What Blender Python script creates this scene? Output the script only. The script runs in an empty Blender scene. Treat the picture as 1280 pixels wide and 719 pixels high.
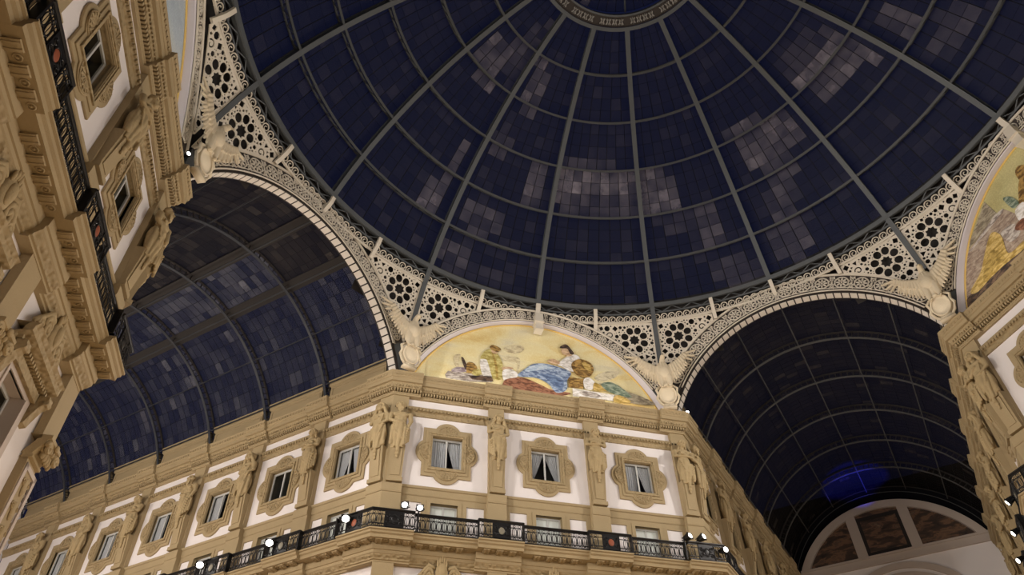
import bpy, bmesh, math, random
from math import sin, cos, pi, radians, sqrt, atan2, degrees
from mathutils import Vector, Matrix
random.seed(7)
SC = bpy.context.scene
COL = SC.collection

# ------------------------------------------------------------------ measures
DC, HC, A, W = 19.466, 9.213, 20.279, 7.25        # diagonal face distance, half length, gallery mouth, gallery half width
ZC, ZB = 27.43, 17.70                              # top of main cornice, balcony floor
Z0, RS = 24.12, 22.90                              # dome sphere
ORD = ['nearest', 'second', 'third', 'fourth', 'fifth', 'sixth', 'seventh', 'eighth', 'ninth']

# ------------------------------------------------------------------ materials
def mat(name, base, rough=.7, metal=0., var=0., bump=0., bscale=6., nscale=1.2, tint=None, spec=.3):
    m = bpy.data.materials.new(name); m.use_nodes = True
    nt = m.node_tree; b = nt.nodes['Principled BSDF']
    b.inputs['Base Color'].default_value = (*base, 1); b.inputs['Roughness'].default_value = rough
    b.inputs['Metallic'].default_value = metal; b.inputs['Specular IOR Level'].default_value = spec
    if var or bump:
        tc = nt.nodes.new('ShaderNodeTexCoord')
    if var:
        n = nt.nodes.new('ShaderNodeTexNoise'); n.inputs['Scale'].default_value = nscale; n.inputs['Detail'].default_value = 6
        r = nt.nodes.new('ShaderNodeMix'); r.data_type = 'RGBA'
        t = tint or tuple(c*(1-var) for c in base)
        r.inputs[6].default_value = (*[min(1, c*(1+var*.5)) for c in base], 1); r.inputs[7].default_value = (*t, 1)
        nt.links.new(tc.outputs['Object'], n.inputs['Vector']); nt.links.new(n.outputs['Fac'], r.inputs[0])
        nt.links.new(r.outputs[2], b.inputs['Base Color'])
    if bump:
        n2 = nt.nodes.new('ShaderNodeTexNoise'); n2.inputs['Scale'].default_value = bscale; n2.inputs['Detail'].default_value = 5
        bp = nt.nodes.new('ShaderNodeBump'); bp.inputs['Strength'].default_value = bump; bp.inputs['Distance'].default_value = .05
        nt.links.new(tc.outputs['Object'], n2.inputs['Vector']); nt.links.new(n2.outputs['Fac'], bp.inputs['Height'])
        nt.links.new(bp.outputs['Normal'], b.inputs['Normal'])
    return m

def leaf_mat(name, base, scale):
    """carved leaf / egg ornament: voronoi relief on stone"""
    m = mat(name, base, .75, var=.18, nscale=1.5)
    nt = m.node_tree; b = nt.nodes['Principled BSDF']
    tc = nt.nodes.new('ShaderNodeTexCoord'); v = nt.nodes.new('ShaderNodeTexVoronoi'); v.inputs['Scale'].default_value = scale
    v.feature = 'SMOOTH_F1'
    bp = nt.nodes.new('ShaderNodeBump'); bp.inputs['Strength'].default_value = .9; bp.inputs['Distance'].default_value = .12; bp.invert = True
    nt.links.new(tc.outputs['Object'], v.inputs['Vector']); nt.links.new(v.outputs['Distance'], bp.inputs['Height'])
    nt.links.new(bp.outputs['Normal'], b.inputs['Normal'])
    return m

STONE = (.385, .295, .165)
M = {}
M['stone'] = mat('tan_stone', STONE, .8, var=.16, bump=.25, bscale=14, nscale=.9)
M['carved'] = leaf_mat('carved_stone', (.375, .285, .155), 6.0)
M['statue'] = mat('statue_stone', (.41, .31, .165), .75, var=.25, bump=.5, bscale=9, nscale=3)
M['plaster'] = mat('pale_plaster', (.80, .75, .735), .85, var=.07, bump=.08, bscale=20, nscale=.5)
M['paint'] = mat('pale_painted_frame', (.52, .44, .38), .7, var=.05)
M['cream'] = mat('cream_painted_metal', (.66, .60, .50), .5, var=.08, nscale=3)
M['eagle'] = mat('cream_cast_figure', (.66, .56, .40), .6, var=.15, bump=.3, bscale=8, nscale=2)
M['iron'] = mat('black_wrought_iron', (.012, .011, .011), .38, .4, spec=.5)
M['domeiron'] = mat('grey_painted_iron', (.088, .095, .10), .55, .1, var=.2, nscale=.6)
M['vaultiron'] = mat('blue_black_iron', (.040, .043, .050), .5, .1, var=.2)
M['hoopiron'] = mat('dark_grey_hoop_iron', (.055, .058, .060), .55, .1, var=.2)
M['vaultiron2'] = mat('grey_vault_iron', (.085, .085, .082), .5, .1, var=.2)
M['darkiron'] = mat('dark_brown_iron', (.035, .028, .024), .6, .1, var=.2)
M['bandback'] = mat('brown_band_backing', (.055, .045, .04), .7)
M['soffit'] = mat('pale_lavender_plaster', (.62, .58, .62), .7, var=.06)
M['gold'] = mat('gilt_edge', (.72, .50, .16), .45, .2)
M['white'] = mat('white_stone_block', (.72, .66, .58), .7, var=.1, nscale=4)
M['sash'] = mat('grey_white_sash', (.50, .50, .48), .5)
M['room'] = mat('dim_room', (.085, .08, .068), .9)
M['curtain'] = mat('grey_net_curtain', (.50, .49, .52), .9, var=.1, nscale=6)
M['doorpane'] = mat('pale_door_blind', (.66, .70, .66), .5, var=.06, nscale=5)
M['floor'] = mat('pale_marble_floor', (.45, .36, .27), .4, var=.3, nscale=.4)
M['medal'] = mat('red_medallion', (.27, .075, .035), .5)
M['greymedal'] = mat('grey_medallion', (.22, .20, .15), .5)
M['oculus'] = mat('grey_oculus_ornament', (.27, .26, .24), .6)
M['drum'] = mat('dark_drum_wall', (.03, .026, .024), .8)

def emis(name, col, s):
    m = bpy.data.materials.new(name); m.use_nodes = True; nt = m.node_tree
    nt.nodes.remove(nt.nodes['Principled BSDF']); e = nt.nodes.new('ShaderNodeEmission')
    e.inputs[0].default_value = (*col, 1); e.inputs[1].default_value = s
    nt.links.new(e.outputs[0], nt.nodes['Material Output'].inputs[0]); return m
M['lamp'] = emis('lamp_glass', (1, .97, .9), 12)

def win_glass():
    m = bpy.data.materials.new('window_glass'); m.use_nodes = True; nt = m.node_tree
    nt.nodes.remove(nt.nodes['Principled BSDF'])
    t = nt.nodes.new('ShaderNodeBsdfTransparent'); t.inputs[0].default_value = (.92, .95, .94, 1)
    g = nt.nodes.new('ShaderNodeBsdfGlossy'); g.inputs['Roughness'].default_value = .08
    x = nt.nodes.new('ShaderNodeMixShader'); x.inputs[0].default_value = .07
    nt.links.new(t.outputs[0], x.inputs[1]); nt.links.new(g.outputs[0], x.inputs[2])
    nt.links.new(x.outputs[0], nt.nodes['Material Output'].inputs[0]); return m
M['glass'] = win_glass()

def pane_mat(name, clear, palec, clearfac):
    """roof glazing: each pane is more or less pale (attribute 'paleness'), dark lead line round each pane"""
    m = bpy.data.materials.new(name); m.use_nodes = True; nt = m.node_tree; N = nt.nodes; L = nt.links
    b = N['Principled BSDF']; b.inputs['Roughness'].default_value = .5; b.inputs['Specular IOR Level'].default_value = .06
    at = N.new('ShaderNodeAttribute'); at.attribute_name = 'paleness'; at.attribute_type = 'GEOMETRY'
    uv = N.new('ShaderNodeUVMap'); uv.uv_map = 'UVMap'
    sp = N.new('ShaderNodeSeparateXYZ'); L.new(uv.outputs[0], sp.inputs[0])
    def edge(o):
        a = N.new('ShaderNodeMath'); a.operation = 'SUBTRACT'; L.new(o, a.inputs[0]); a.inputs[1].default_value = .5
        c = N.new('ShaderNodeMath'); c.operation = 'ABSOLUTE'; L.new(a.outputs[0], c.inputs[0]); return c
    ex, ey = edge(sp.outputs[0]), edge(sp.outputs[1])
    gx = N.new('ShaderNodeMath'); gx.operation = 'GREATER_THAN'; L.new(ex.outputs[0], gx.inputs[0]); gx.inputs[1].default_value = .468
    gy = N.new('ShaderNodeMath'); gy.operation = 'GREATER_THAN'; L.new(ey.outputs[0], gy.inputs[0]); gy.inputs[1].default_value = .486
    ln = N.new('ShaderNodeMath'); ln.operation = 'MAXIMUM'; L.new(gx.outputs[0], ln.inputs[0]); L.new(gy.outputs[0], ln.inputs[1])
    tc = N.new('ShaderNodeTexCoord'); n = N.new('ShaderNodeTexNoise'); n.inputs['Scale'].default_value = 1.6; n.inputs['Detail'].default_value = 5
    L.new(tc.outputs['Object'], n.inputs['Vector'])
    mr = N.new('ShaderNodeMapRange'); mr.inputs[1].default_value = .3; mr.inputs[2].default_value = .7; mr.inputs[3].default_value = .55; mr.inputs[4].default_value = 1.2
    L.new(n.outputs['Fac'], mr.inputs[0])
    mu = N.new('ShaderNodeMath'); mu.operation = 'MULTIPLY'; L.new(at.outputs['Fac'], mu.inputs[0]); L.new(mr.outputs[0], mu.inputs[1]); mu.use_clamp = True
    mx = N.new('ShaderNodeMix'); mx.data_type = 'RGBA'; mx.inputs[6].default_value = (*clear, 1); mx.inputs[7].default_value = (*palec, 1)
    L.new(mu.outputs[0], mx.inputs[0])
    m2 = N.new('ShaderNodeMix'); m2.data_type = 'RGBA'; m2.inputs[7].default_value = (.006, .006, .008, 1)
    L.new(ln.outputs[0], m2.inputs[0]); L.new(mx.outputs[2], m2.inputs[6]); L.new(m2.outputs[2], b.inputs['Base Color'])
    t = N.new('ShaderNodeBsdfTransparent'); x = N.new('ShaderNodeMixShader')
    fm = N.new('ShaderNodeMath'); fm.operation = 'MULTIPLY_ADD'; L.new(mu.outputs[0], fm.inputs[0]); fm.inputs[1].default_value = -clearfac; fm.inputs[2].default_value = clearfac
    f2 = N.new('ShaderNodeMath'); f2.operation = 'SUBTRACT'; f2.use_clamp = True; L.new(fm.outputs[0], f2.inputs[0]); L.new(ln.outputs[0], f2.inputs[1])
    L.new(f2.outputs[0], x.inputs[0]); L.new(b.outputs[0], x.inputs[1]); L.new(t.outputs[0], x.inputs[2])
    L.new(x.outputs[0], N['Material Output'].inputs[0]); return m
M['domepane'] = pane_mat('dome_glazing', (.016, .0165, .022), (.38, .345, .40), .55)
M['vaultpane'] = pane_mat('vault_glazing', (.016, .018, .030), (.34, .34, .37), .6)
M['brownpane'] = pane_mat('brown_vault_glazing', (.009, .0085, .009), (.14, .12, .10), .2)  # darker, browner glass than the other vault panes

# ------------------------------------------------------------------ mesh helpers
class MB:
    def __init__(s): s.v = []; s.f = []
    def quad(s, a, b, c, d):
        i = len(s.v); s.v += [a, b, c, d]; s.f.append((i, i+1, i+2, i+3))
    def box(s, x0, x1, y0, y1, z0, z1):
        i = len(s.v)
        s.v += [(x, y, z) for z in (z0, z1) for y in (y0, y1) for x in (x0, x1)]
        s.f += [tuple(i+k for k in f) for f in ((0,2,3,1),(4,5,7,6),(0,1,5,4),(2,6,7,3),(0,4,6,2),(1,3,7,5))]
    def frustum(s, r0, r1, z0, z1):       # r = (x0,x1,y0,y1)
        i = len(s.v)
        for r, z in ((r0, z0), (r1, z1)):
            s.v += [(r[0], r[2], z), (r[1], r[2], z), (r[0], r[3], z), (r[1], r[3], z)]
        s.f += [tuple(i+k for k in f) for f in ((0,2,3,1),(4,5,7,6),(0,1,5,4),(2,6,7,3),(0,4,6,2),(1,3,7,5))]
    def prism(s, poly, axis, t0, t1):
        """poly 2D points; axis 'x': (y,z) extruded in x; 'y': (x,z) extruded in y"""
        i = len(s.v); n = len(poly)
        for t in (t0, t1):
            for p in poly: s.v.append((t, p[0], p[1]) if axis == 'x' else (p[0], t, p[1]))
        s.f.append(tuple(i+k for k in range(n))); s.f.append(tuple(i+n+k for k in reversed(range(n))))
        for k in range(n): s.f.append((i+k, i+(k+1) % n, i+n+(k+1) % n, i+n+k))
    def tube(s, pts, r, n=6, closed=False, r1=None):
        pts = [Vector(p) for p in pts]; m = len(pts); i0 = len(s.v); up = Vector((.13, .31, 1)).normalized()
        for k, p in enumerate(pts):
            a = pts[(k-1) % m] if (closed or k) else p; b = pts[(k+1) % m] if (closed or k < m-1) else p
            t = (b-a).normalized(); x = t.cross(up)
            if x.length < .05: x = t.cross(Vector((1, 0, 0)))
            x.normalize(); y = x.cross(t); rr = r if r1 is None else r+(r1-r)*k/(m-1)
            for j in range(n):
                q = p+x*(rr*cos(2*pi*j/n))+y*(rr*sin(2*pi*j/n)); s.v.append(tuple(q))
        for k in range(m if closed else m-1):
            k2 = (k+1) % m
            for j in range(n):
                s.f.append((i0+k*n+j, i0+k*n+(j+1) % n, i0+k2*n+(j+1) % n, i0+k2*n+j))
        if not closed:
            s.f.append(tuple(i0+j for j in reversed(range(n)))); s.f.append(tuple(i0+(m-1)*n+j for j in range(n)))
    def grid(s, rows):
        i = len(s.v); n = len(rows[0])
        for r in rows: s.v += [tuple(p) for p in r]
        for a in range(len(rows)-1):
            for b in range(n-1): s.f.append((i+a*n+b, i+a*n+b+1, i+(a+1)*n+b+1, i+(a+1)*n+b))
    def strip(s, sec, path):
        """closed 4+ point section(s) swept: path is list of sections"""
        i = len(s.v); n = len(path[0])
        for p in path: s.v += [tuple(q) for q in p]
        for a in range(len(path)-1):
            for b in range(n): s.f.append((i+a*n+b, i+a*n+(b+1) % n, i+(a+1)*n+(b+1) % n, i+(a+1)*n+b))
        s.f.append(tuple(i+b for b in reversed(range(n)))); s.f.append(tuple(i+(len(path)-1)*n+b for b in range(n)))
    def ell(s, c, r, rot=None, sub=1):
        bm = bmesh.new(); bmesh.ops.create_icosphere(bm, subdivisions=sub+1, radius=1)
        i = len(s.v); R = rot or Matrix.Identity(3)
        for v in bm.verts:
            p = R @ Vector((v.co.x*r[0], v.co.y*r[1], v.co.z*r[2])); s.v.append((p.x+c[0], p.y+c[1], p.z+c[2]))
        for f in bm.faces: s.f.append(tuple(i+v.index for v in f.verts))
        bm.free()
    def cap(s, a, b, r0, r1, n=10):
        a, b = Vector(a), Vector(b); d = b-a; L = d.length; st = 5; pts = []; t = d/L
        x = t.cross(Vector((.2, .1, 1))); x.normalize(); y = x.cross(t); i0 = len(s.v); rings = []
        prof = [(-r0*cos(k*pi/8), r0*sin(k*pi/8)) for k in range(1, 5)]+[(L+r1*sin(k*pi/8), r1*cos(k*pi/8)) for k in range(0, 4)]
        for (h, r) in prof:
            for j in range(n): s.v.append(tuple(a+t*h+x*(r*cos(2*pi*j/n))+y*(r*sin(2*pi*j/n))))
        m = len(prof)
        for k in range(m-1):
            for j in range(n): s.f.append((i0+k*n+j, i0+k*n+(j+1) % n, i0+(k+1)*n+(j+1) % n, i0+(k+1)*n+j))
        s.f.append(tuple(i0+j for j in reversed(range(n)))); s.f.append(tuple(i0+(m-1)*n+j for j in range(n)))
    def lathe(s, prof, c=(0, 0), n=20):
        i = len(s.v)
        for r, z in prof:
            for j in range(n): s.v.append((c[0]+r*cos(2*pi*j/n), c[1]+r*sin(2*pi*j/n), z))
        for k in range(len(prof)-1):
            for j in range(n): s.f.append((i+k*n+j, i+k*n+(j+1) % n, i+(k+1)*n+(j+1) % n, i+(k+1)*n+j))
    def sweep(s, prof, path, ml=False, mr=False):
        """prof (ov,z) swept along path (u,shift); mitred ends at the block's corners"""
        i = len(s.v); n = len(prof); m = len(path)
        for k, (u, sh) in enumerate(path):
            for ov, z in prof:
                o = ov+sh; uu = u
                if k == 0 and ml: uu = u+.4142*o
                if k == m-1 and mr: uu = u-.4142*o
                s.v.append((uu, o, z))
        for k in range(m-1):
            for b in range(n-1): s.f.append((i+k*n+b, i+(k+1)*n+b, i+(k+1)*n+b+1, i+k*n+b+1))
    def mesh(s, name, mt, smooth=False):
        me = bpy.data.meshes.new(name); me.from_pydata(s.v, [], s.f); me.materials.append(mt)
        bm = bmesh.new(); bm.from_mesh(me); bmesh.ops.recalc_face_normals(bm, faces=bm.faces); bm.to_mesh(me); bm.free()
        if smooth:
            for p in me.polygons: p.use_smooth = True
        return me
    def build(s, name, mt, parent=None, smooth=False, mw=None):
        return link(name, s.mesh(name, mt, smooth), parent, mw)

def link(name, me, parent=None, mw=None):
    o = bpy.data.objects.new(name, me); COL.objects.link(o)
    if parent is not None: o.parent = parent
    if mw is not None: o.matrix_basis = mw
    return o
def tag(o, label, cat, group=None, kind=None):
    o['label'] = label; o['category'] = cat
    if group: o['group'] = group
    if kind: o['kind'] = kind
    return o
def empty(name, mw, label, cat, group=None, kind=None):
    o = bpy.data.objects.new(name, None); COL.objects.link(o); o.matrix_world = mw; o.empty_display_size = .2
    return tag(o, label, cat, group, kind)
def copy_tree(o, mw, label, group=None):
    r = o.copy(); COL.objects.link(r); r.matrix_world = mw; r['label'] = label
    if group: r['group'] = group
    for ch in list(o.children):
        c = ch.copy(); COL.objects.link(c); c.parent = r; c.matrix_basis = ch.matrix_basis.copy()
        for g in list(ch.children):
            d = g.copy(); COL.objects.link(d); d.parent = c; d.matrix_basis = g.matrix_basis.copy()
    return r
def evalmesh(o, name, mt, smooth=True):
    dg = bpy.context.evaluated_depsgraph_get(); dg.update()
    me = bpy.data.meshes.new_from_object(o.evaluated_get(dg)); me.name = name
    me.materials.clear(); me.materials.append(mt)
    for p in me.polygons: p.use_smooth = smooth; p.material_index = 0
    bpy.data.objects.remove(o, do_unlink=True); return me
def fused(mb, name, mt, vox, it=2):
    o = mb.build('tmp', mt); r = o.modifiers.new('r', 'REMESH'); r.mode = 'VOXEL'; r.voxel_size = vox
    s = o.modifiers.new('s', 'SMOOTH'); s.iterations = it; s.factor = .5
    return evalmesh(o, name, mt)
def filled(outer, holes, depth, bevel=0., mt=None):
    """flat plate with holes in (x,z), front towards -y, from y=-depth to y=0"""
    cu = bpy.data.curves.new('tmp', 'CURVE'); cu.dimensions = '2D'; cu.fill_mode = 'BOTH'; cu.extrude = max(1e-4, depth/2-bevel); cu.bevel_depth = bevel; cu.bevel_resolution = 1
    for pl in [outer]+holes:
        sp = cu.splines.new('POLY'); sp.points.add(len(pl)-1); sp.use_cyclic_u = True
        for p, q in zip(sp.points, pl): p.co = (q[0], q[1], 0, 1)
    o = bpy.data.objects.new('tmp', cu); COL.objects.link(o)
    me = evalmesh(o, 'plate', mt or M['stone'], False); bpy.data.curves.remove(cu)
    for v in me.vertices:
        x, y, z = v.co; v.co = (x, -depth/2-z, y)
    bm = bmesh.new(); bm.from_mesh(me); bmesh.ops.recalc_face_normals(bm, faces=bm.faces); bm.to_mesh(me); bm.free()
    return me
def T(x=0, y=0, z=0): return Matrix.Translation((x, y, z))
def RZ(d): return Matrix.Rotation(radians(d), 4, 'Z')

# ------------------------------------------------------------------ wall frames: x right along the wall, y into the wall, z up
F = {
 'C': T(0, DC, 0),
 'RR': RZ(-90) @ T(0, DC, 0),
 'S': RZ(180) @ T(0, DC, 0),
 'LL': RZ(90) @ T(0, DC+.18, 0) @ T(9.21, 0, 0) @ RZ(-1.9) @ T(-9.21, 0, 0),
 'RL': RZ(45) @ T(0, W, 0), 'RRt': RZ(-135) @ T(0, W, 0),
 'LRt': RZ(-45) @ T(0, W, 0), 'LL2': RZ(135) @ T(0, W, 0),
}

# ------------------------------------------------------------------ shared facade meshes
def lobed(hx, hz, ex, ez, wx, wz, sc=1.0):
    """rectangle hx,hz with a round lobe in the middle of every side, reaching ex,ez"""
    def cr(h, e, w): c = (e*e-h*h-w*w)/(2*(e-h)); return c, e-c
    pts = []
    cx, rx = cr(hx, ex, wx); cz, rz = cr(hz, ez, wz)
    ax = math.asin(wx/rx); az_ = math.asin(wz/rz)
    if hx < cx: ax = pi-ax
    if hz < cz: az_ = pi-az_
    N = 14
    def arc(c0, r, ang0, ang1): return [(c0[0]+r*cos(ang0+(ang1-ang0)*k/N), c0[1]+r*sin(ang0+(ang1-ang0)*k/N)) for k in range(N+1)]
    pts += [(hx, -hz)]+arc((cx, 0), rx, -ax, ax)+[(hx, hz)]
    pts += arc((0, cz), rz, pi/2-az_, pi/2+az_)+[(-hx, hz)]
    pts += arc((-cx, 0), rx, pi-ax, pi+ax)+[(-hx, -hz)]
    pts += arc((0, -cz), rz, 1.5*pi-az_, 1.5*pi+az_)
    return [(x*sc, z*sc) for x, z in pts]
def rect(hx, hz): return [(-hx, -hz), (hx, -hz), (hx, hz), (-hx, hz)]

SURR = filled(lobed(1.33, 1.46, 1.69, 1.86, .64, .66), [rect(.86, .98)], .10, .03)
SURR2 = filled(lobed(1.16, 1.28, 1.50, 1.67, .56, .58), [rect(.86, .98)], .07, .025)
mb = MB()
for hx, hz, y0, y1 in ((1.03, 1.15, -.22, -.12), (.95, 1.06, -.18, .1)):
    for a, b, c, d in ((-hx, hx, hz-.09, hz), (-hx, hx, -hz, -hz+.09), (-hx, -hx+.09, -hz+.09, hz-.09), (hx-.09, hx, -hz+.09, hz-.09)):
        mb.box(a, b, y0, y1, c, d)
for (cx, cz, a0) in ((1.0, 0, -90), (-1.0, 0, 90), (0, 1.12, 0), (0, -1.12, 180)):    # shells in the lobes
    for r in (.52, .36):
        mb.tube([(cx+r*cos(radians(a0+180*k/12)), -.16, cz+r*sin(radians(a0+180*k/12))) for k in range(13)], .035, 5)
    for k in range(1, 8):
        a = radians(a0+180*k/8); mb.tube([(cx+.12*cos(a), -.16, cz+.12*sin(a)), (cx+.5*cos(a), -.17, cz+.5*sin(a))], .025, 4, r1=.05)
SURR3 = mb.mesh('moulding', M['carved'])
mb = MB()
for a, b, c, d in ((-.86, .86, .87, .98), (-.86, .86, -.98, -.87), (-.86, -.76, -.87, .87), (.76, .86, -.87, .87), (-.045, .045, -.87, .87)):
    mb.box(a, b, .15, .22, c, d)
SASH = mb.mesh('sash', M['sash'])
mb = MB(); mb.quad((-.76, .19, -.87), (-.045, .19, -.87), (-.045, .19, .87), (-.76, .19, .87)); PANE1 = mb.mesh('pane', M['glass'])
mb = MB(); mb.quad((.045, .19, -.87), (.76, .19, -.87), (.76, .19, .87), (.045, .19, .87)); PANE2 = mb.mesh('pane', M['glass'])
def recess(hx, z0, z1, y0, y1):
    m_ = MB()
    m_.quad((-hx, y0, z0), (hx, y0, z0), (hx, y1, z0), (-hx, y1, z0)); m_.quad((-hx, y0, z1), (hx, y0, z1), (hx, y1, z1), (-hx, y1, z1))
    m_.quad((-hx, y0, z0), (-hx, y1, z0), (-hx, y1, z1), (-hx, y0, z1)); m_.quad((hx, y0, z0), (hx, y1, z0), (hx, y1, z1), (hx, y0, z1))
    m_.quad((-hx, y1, z0), (hx, y1, z0), (hx, y1, z1), (-hx, y1, z1)); return m_
RECESS = recess(.86, -.98, .98, .22, 1.5).mesh('recess', M['room'])
REVEAL = recess(.86, -.98, .98, -.1, .22)
REVEAL.f.pop(); REVEAL = REVEAL.mesh('reveal', M['stone'])

def curtain_mesh(side, closed):
    """gathered drape hung from a rail in local window coordinates; side -1 left / 1 right; closed: share of width at the foot"""
    rows = []
    for j in range(13):
        t = j/12; z = .93-1.86*t
        top, bot = (0.0, .80); w = .78*(1-(1-closed)*t**1.1)
        r = []
        for i in range(37):
            s = i/36; x = (.80-w*s) if side > 0 else (-.80+w*s)
            r.append((x, .32+.035*sin(s*2*pi*6)*(.5+.5*t), z))
        rows.append(r)
    m_ = MB(); m_.grid(rows); return m_.mesh('curtain', M['curtain'], True)
CURT = {(s, c): curtain_mesh(s, c) for s in (-1, 1) for c in (.12, .35, .6, .95)}

# window on the storey below the balcony (hood, scrolls, cartouche)
mb = MB()
mb.sweep([(.95, 14.80), (.80, 14.82), (.76, 14.96), (.6, 15.02), (.42, 15.08), (.40, 15.25), (.30, 15.36), (.95, 15.38)], [(-1.62, .25), (-1.62, 0), (1.62, 0), (1.62, .25)])
for k in range(19): mb.box(-1.5+k*.165, -1.41+k*.165, .62, .78, 14.86, 14.98)
mb.box(-1.35, 1.35, .74, .95, 14.50, 14.80)
HOOD = mb.mesh('window_hood', M['carved'])
mb = MB()
mb.ell((0, .62, 16.38), (.30, .16, .34), sub=2)
mb.ell((0, .5, 16.4), (.18, .12, .22), sub=2)
def spiral(cx, cz, y, r0, turns, sg, n=22, a0=0):
    return [(cx+sg*(r0*(1-.85*k/n))*cos(a0+2*pi*turns*k/n), y, cz+(r0*(1-.85*k/n))*sin(a0+2*pi*turns*k/n)) for k in range(n+1)]
for sg in (-1, 1):
    mb.tube(spiral(sg*.55, 16.3, .62, .24, 1.6, sg), .07, 6); mb.tube(spiral(sg*.95, 16.22, .66, .16, 1.5, -sg), .055, 6)
    mb.tube([(sg*.3, .64, 16.55), (sg*.6, .62, 16.62), (sg*.9, .66, 16.4), (sg*1.25, .7, 16.15)], .06, 6)
for k in range(5): mb.ell((-.2+.1*k, .56, 16.66+.08*(2-abs(k-2))), (.055, .06, .13))
mb.v = [(x*1.05, y, 16.75+(z-16.75)*1.75) for x, y, z in mb.v]
CARTOUCHE = mb.mesh('cartouche', M['statue'], True)
mb = MB()
for sg in (-1, 1):
    mb.box(sg*1.08-.12, sg*1.08+.12, .86, .95, 11.50, 14.35); mb.box(sg*.89-.06, sg*.89+.06, .82, .95, 11.50, 14.35)
mb.box(-1.2, 1.2, .86, .95, 14.35, 14.60)
LFRAME = mb.mesh('window_frame', M['paint'])
mb = MB()
for sg in (-1, 1):
    mb.sweep([(.95, 13.80), (.8, 13.85), (.72, 14.10), (.6, 14.40), (.42, 14.60), (.42, 14.80), (.95, 14.80)], [(sg*1.38-.16, .3), (sg*1.38-.16, 0), (sg*1.38+.16, 0), (sg*1.38+.16, .3)])
    mb.tube([(sg*1.38-.15, .5, 14.62), (sg*1.38+.15, .5, 14.62)], .11, 10)
LCONSOLE = mb.mesh('console', M['carved'])
mb = MB(); mb.box(-.8, .8, 1.25, 1.3, 14.22, 14.35); mb.box(-.8, -.7, 1.25, 1.3, 11.50, 14.22); mb.box(.7, .8, 1.25, 1.3, 11.50, 14.22); mb.box(-.04, .04, 1.25, 1.3, 11.50, 14.22)
LSASH = mb.mesh('sash', M['sash'])
mb = MB(); mb.quad((-.7, 1.28, 11.50), (.7, 1.28, 11.50), (.7, 1.28, 14.22), (-.7, 1.28, 14.22)); LPANE = mb.mesh('pane', M['glass'])
LRECESS = recess(.8, 11.50, 14.35, 1.3, 2.4).mesh('recess', M['room'])
LREVEAL = recess(.8, 11.50, 14.35, .9, 1.3); LREVEAL.f.pop(); LREVEAL = LREVEAL.mesh('reveal', M['paint'])

# corbel, coffer rosette, baluster
mb = MB()
mb.sweep([(.30, 17.20), (.20, 17.20), (.0, 17.215), (-.10, 17.24), (-.12, 17.28), (.30, 17.28)], [(-.17, .3), (-.17, 0), (.17, 0), (.17, .3)])
for x in (-.09, .09): mb.tube([(x, .28, 17.20), (x, .18, 17.20), (x, .02, 17.21), (x, -.10, 17.245)], .035, 6)
CORBEL = mb.mesh('corbel', M['stone'])
mb = MB(); mb.tube([(.10*cos(2*pi*k/14), .07+.10*sin(2*pi*k/14), 17.27) for k in range(14)], .022, 6, True); mb.ell((0, .07, 17.27), (.045, .045, .035))
COFFER = mb.mesh('coffer_rosette', M['stone'], True)
mb = MB()
mb.tube([(  .108*cos(2*pi*k/18), 0, .45+.25*sin(2*pi*k/18)) for k in range(18)], .020, 5, True)
mb.tube([(0, 0, .2), (0, 0, .68)], .011, 4)
mb.tube([(.135, 0, .08), (.135, 0, .86)], .014, 4)
for z in (.135, .79): mb.tube([(.06*cos(2*pi*k/10), 0, z+.06*sin(2*pi*k/10)) for k in range(10)], .018, 4, True)
mb.ell((0, 0, .69), (.03, .03, .04), sub=0); mb.ell((0, 0, .19), (.03, .03, .04), sub=0)
BALUSTER = mb.mesh('baluster', M['iron'])
mb = MB()
mb.box(-.46, .46, -.02, .02, .06, .88)
for sg in (-1, 1):
    mb.tube(spiral(sg*.3, .62, -.03, .13, 1.5, sg), .022, 5); mb.tube(spiral(sg*.3, .3, -.03, .13, 1.5, -sg), .022, 5)
    mb.tube([(sg*.45, -.03, .06), (sg*.45, -.03, .88)], .03, 5)
mb.tube([(.19*cos(2*pi*k/18), -.03, .47+.22*sin(2*pi*k/18)) for k in range(18)], .03, 6, True)
ORNPANEL = mb.mesh('ornamental_panel', M['iron'])
mb = MB(); mb.ell((0, -.03, .47), (.16, .035, .19), sub=2); MEDAL = {k: mb.mesh('medallion', M[k], True) for k in ('medal', 'greymedal', 'iron')}

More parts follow.
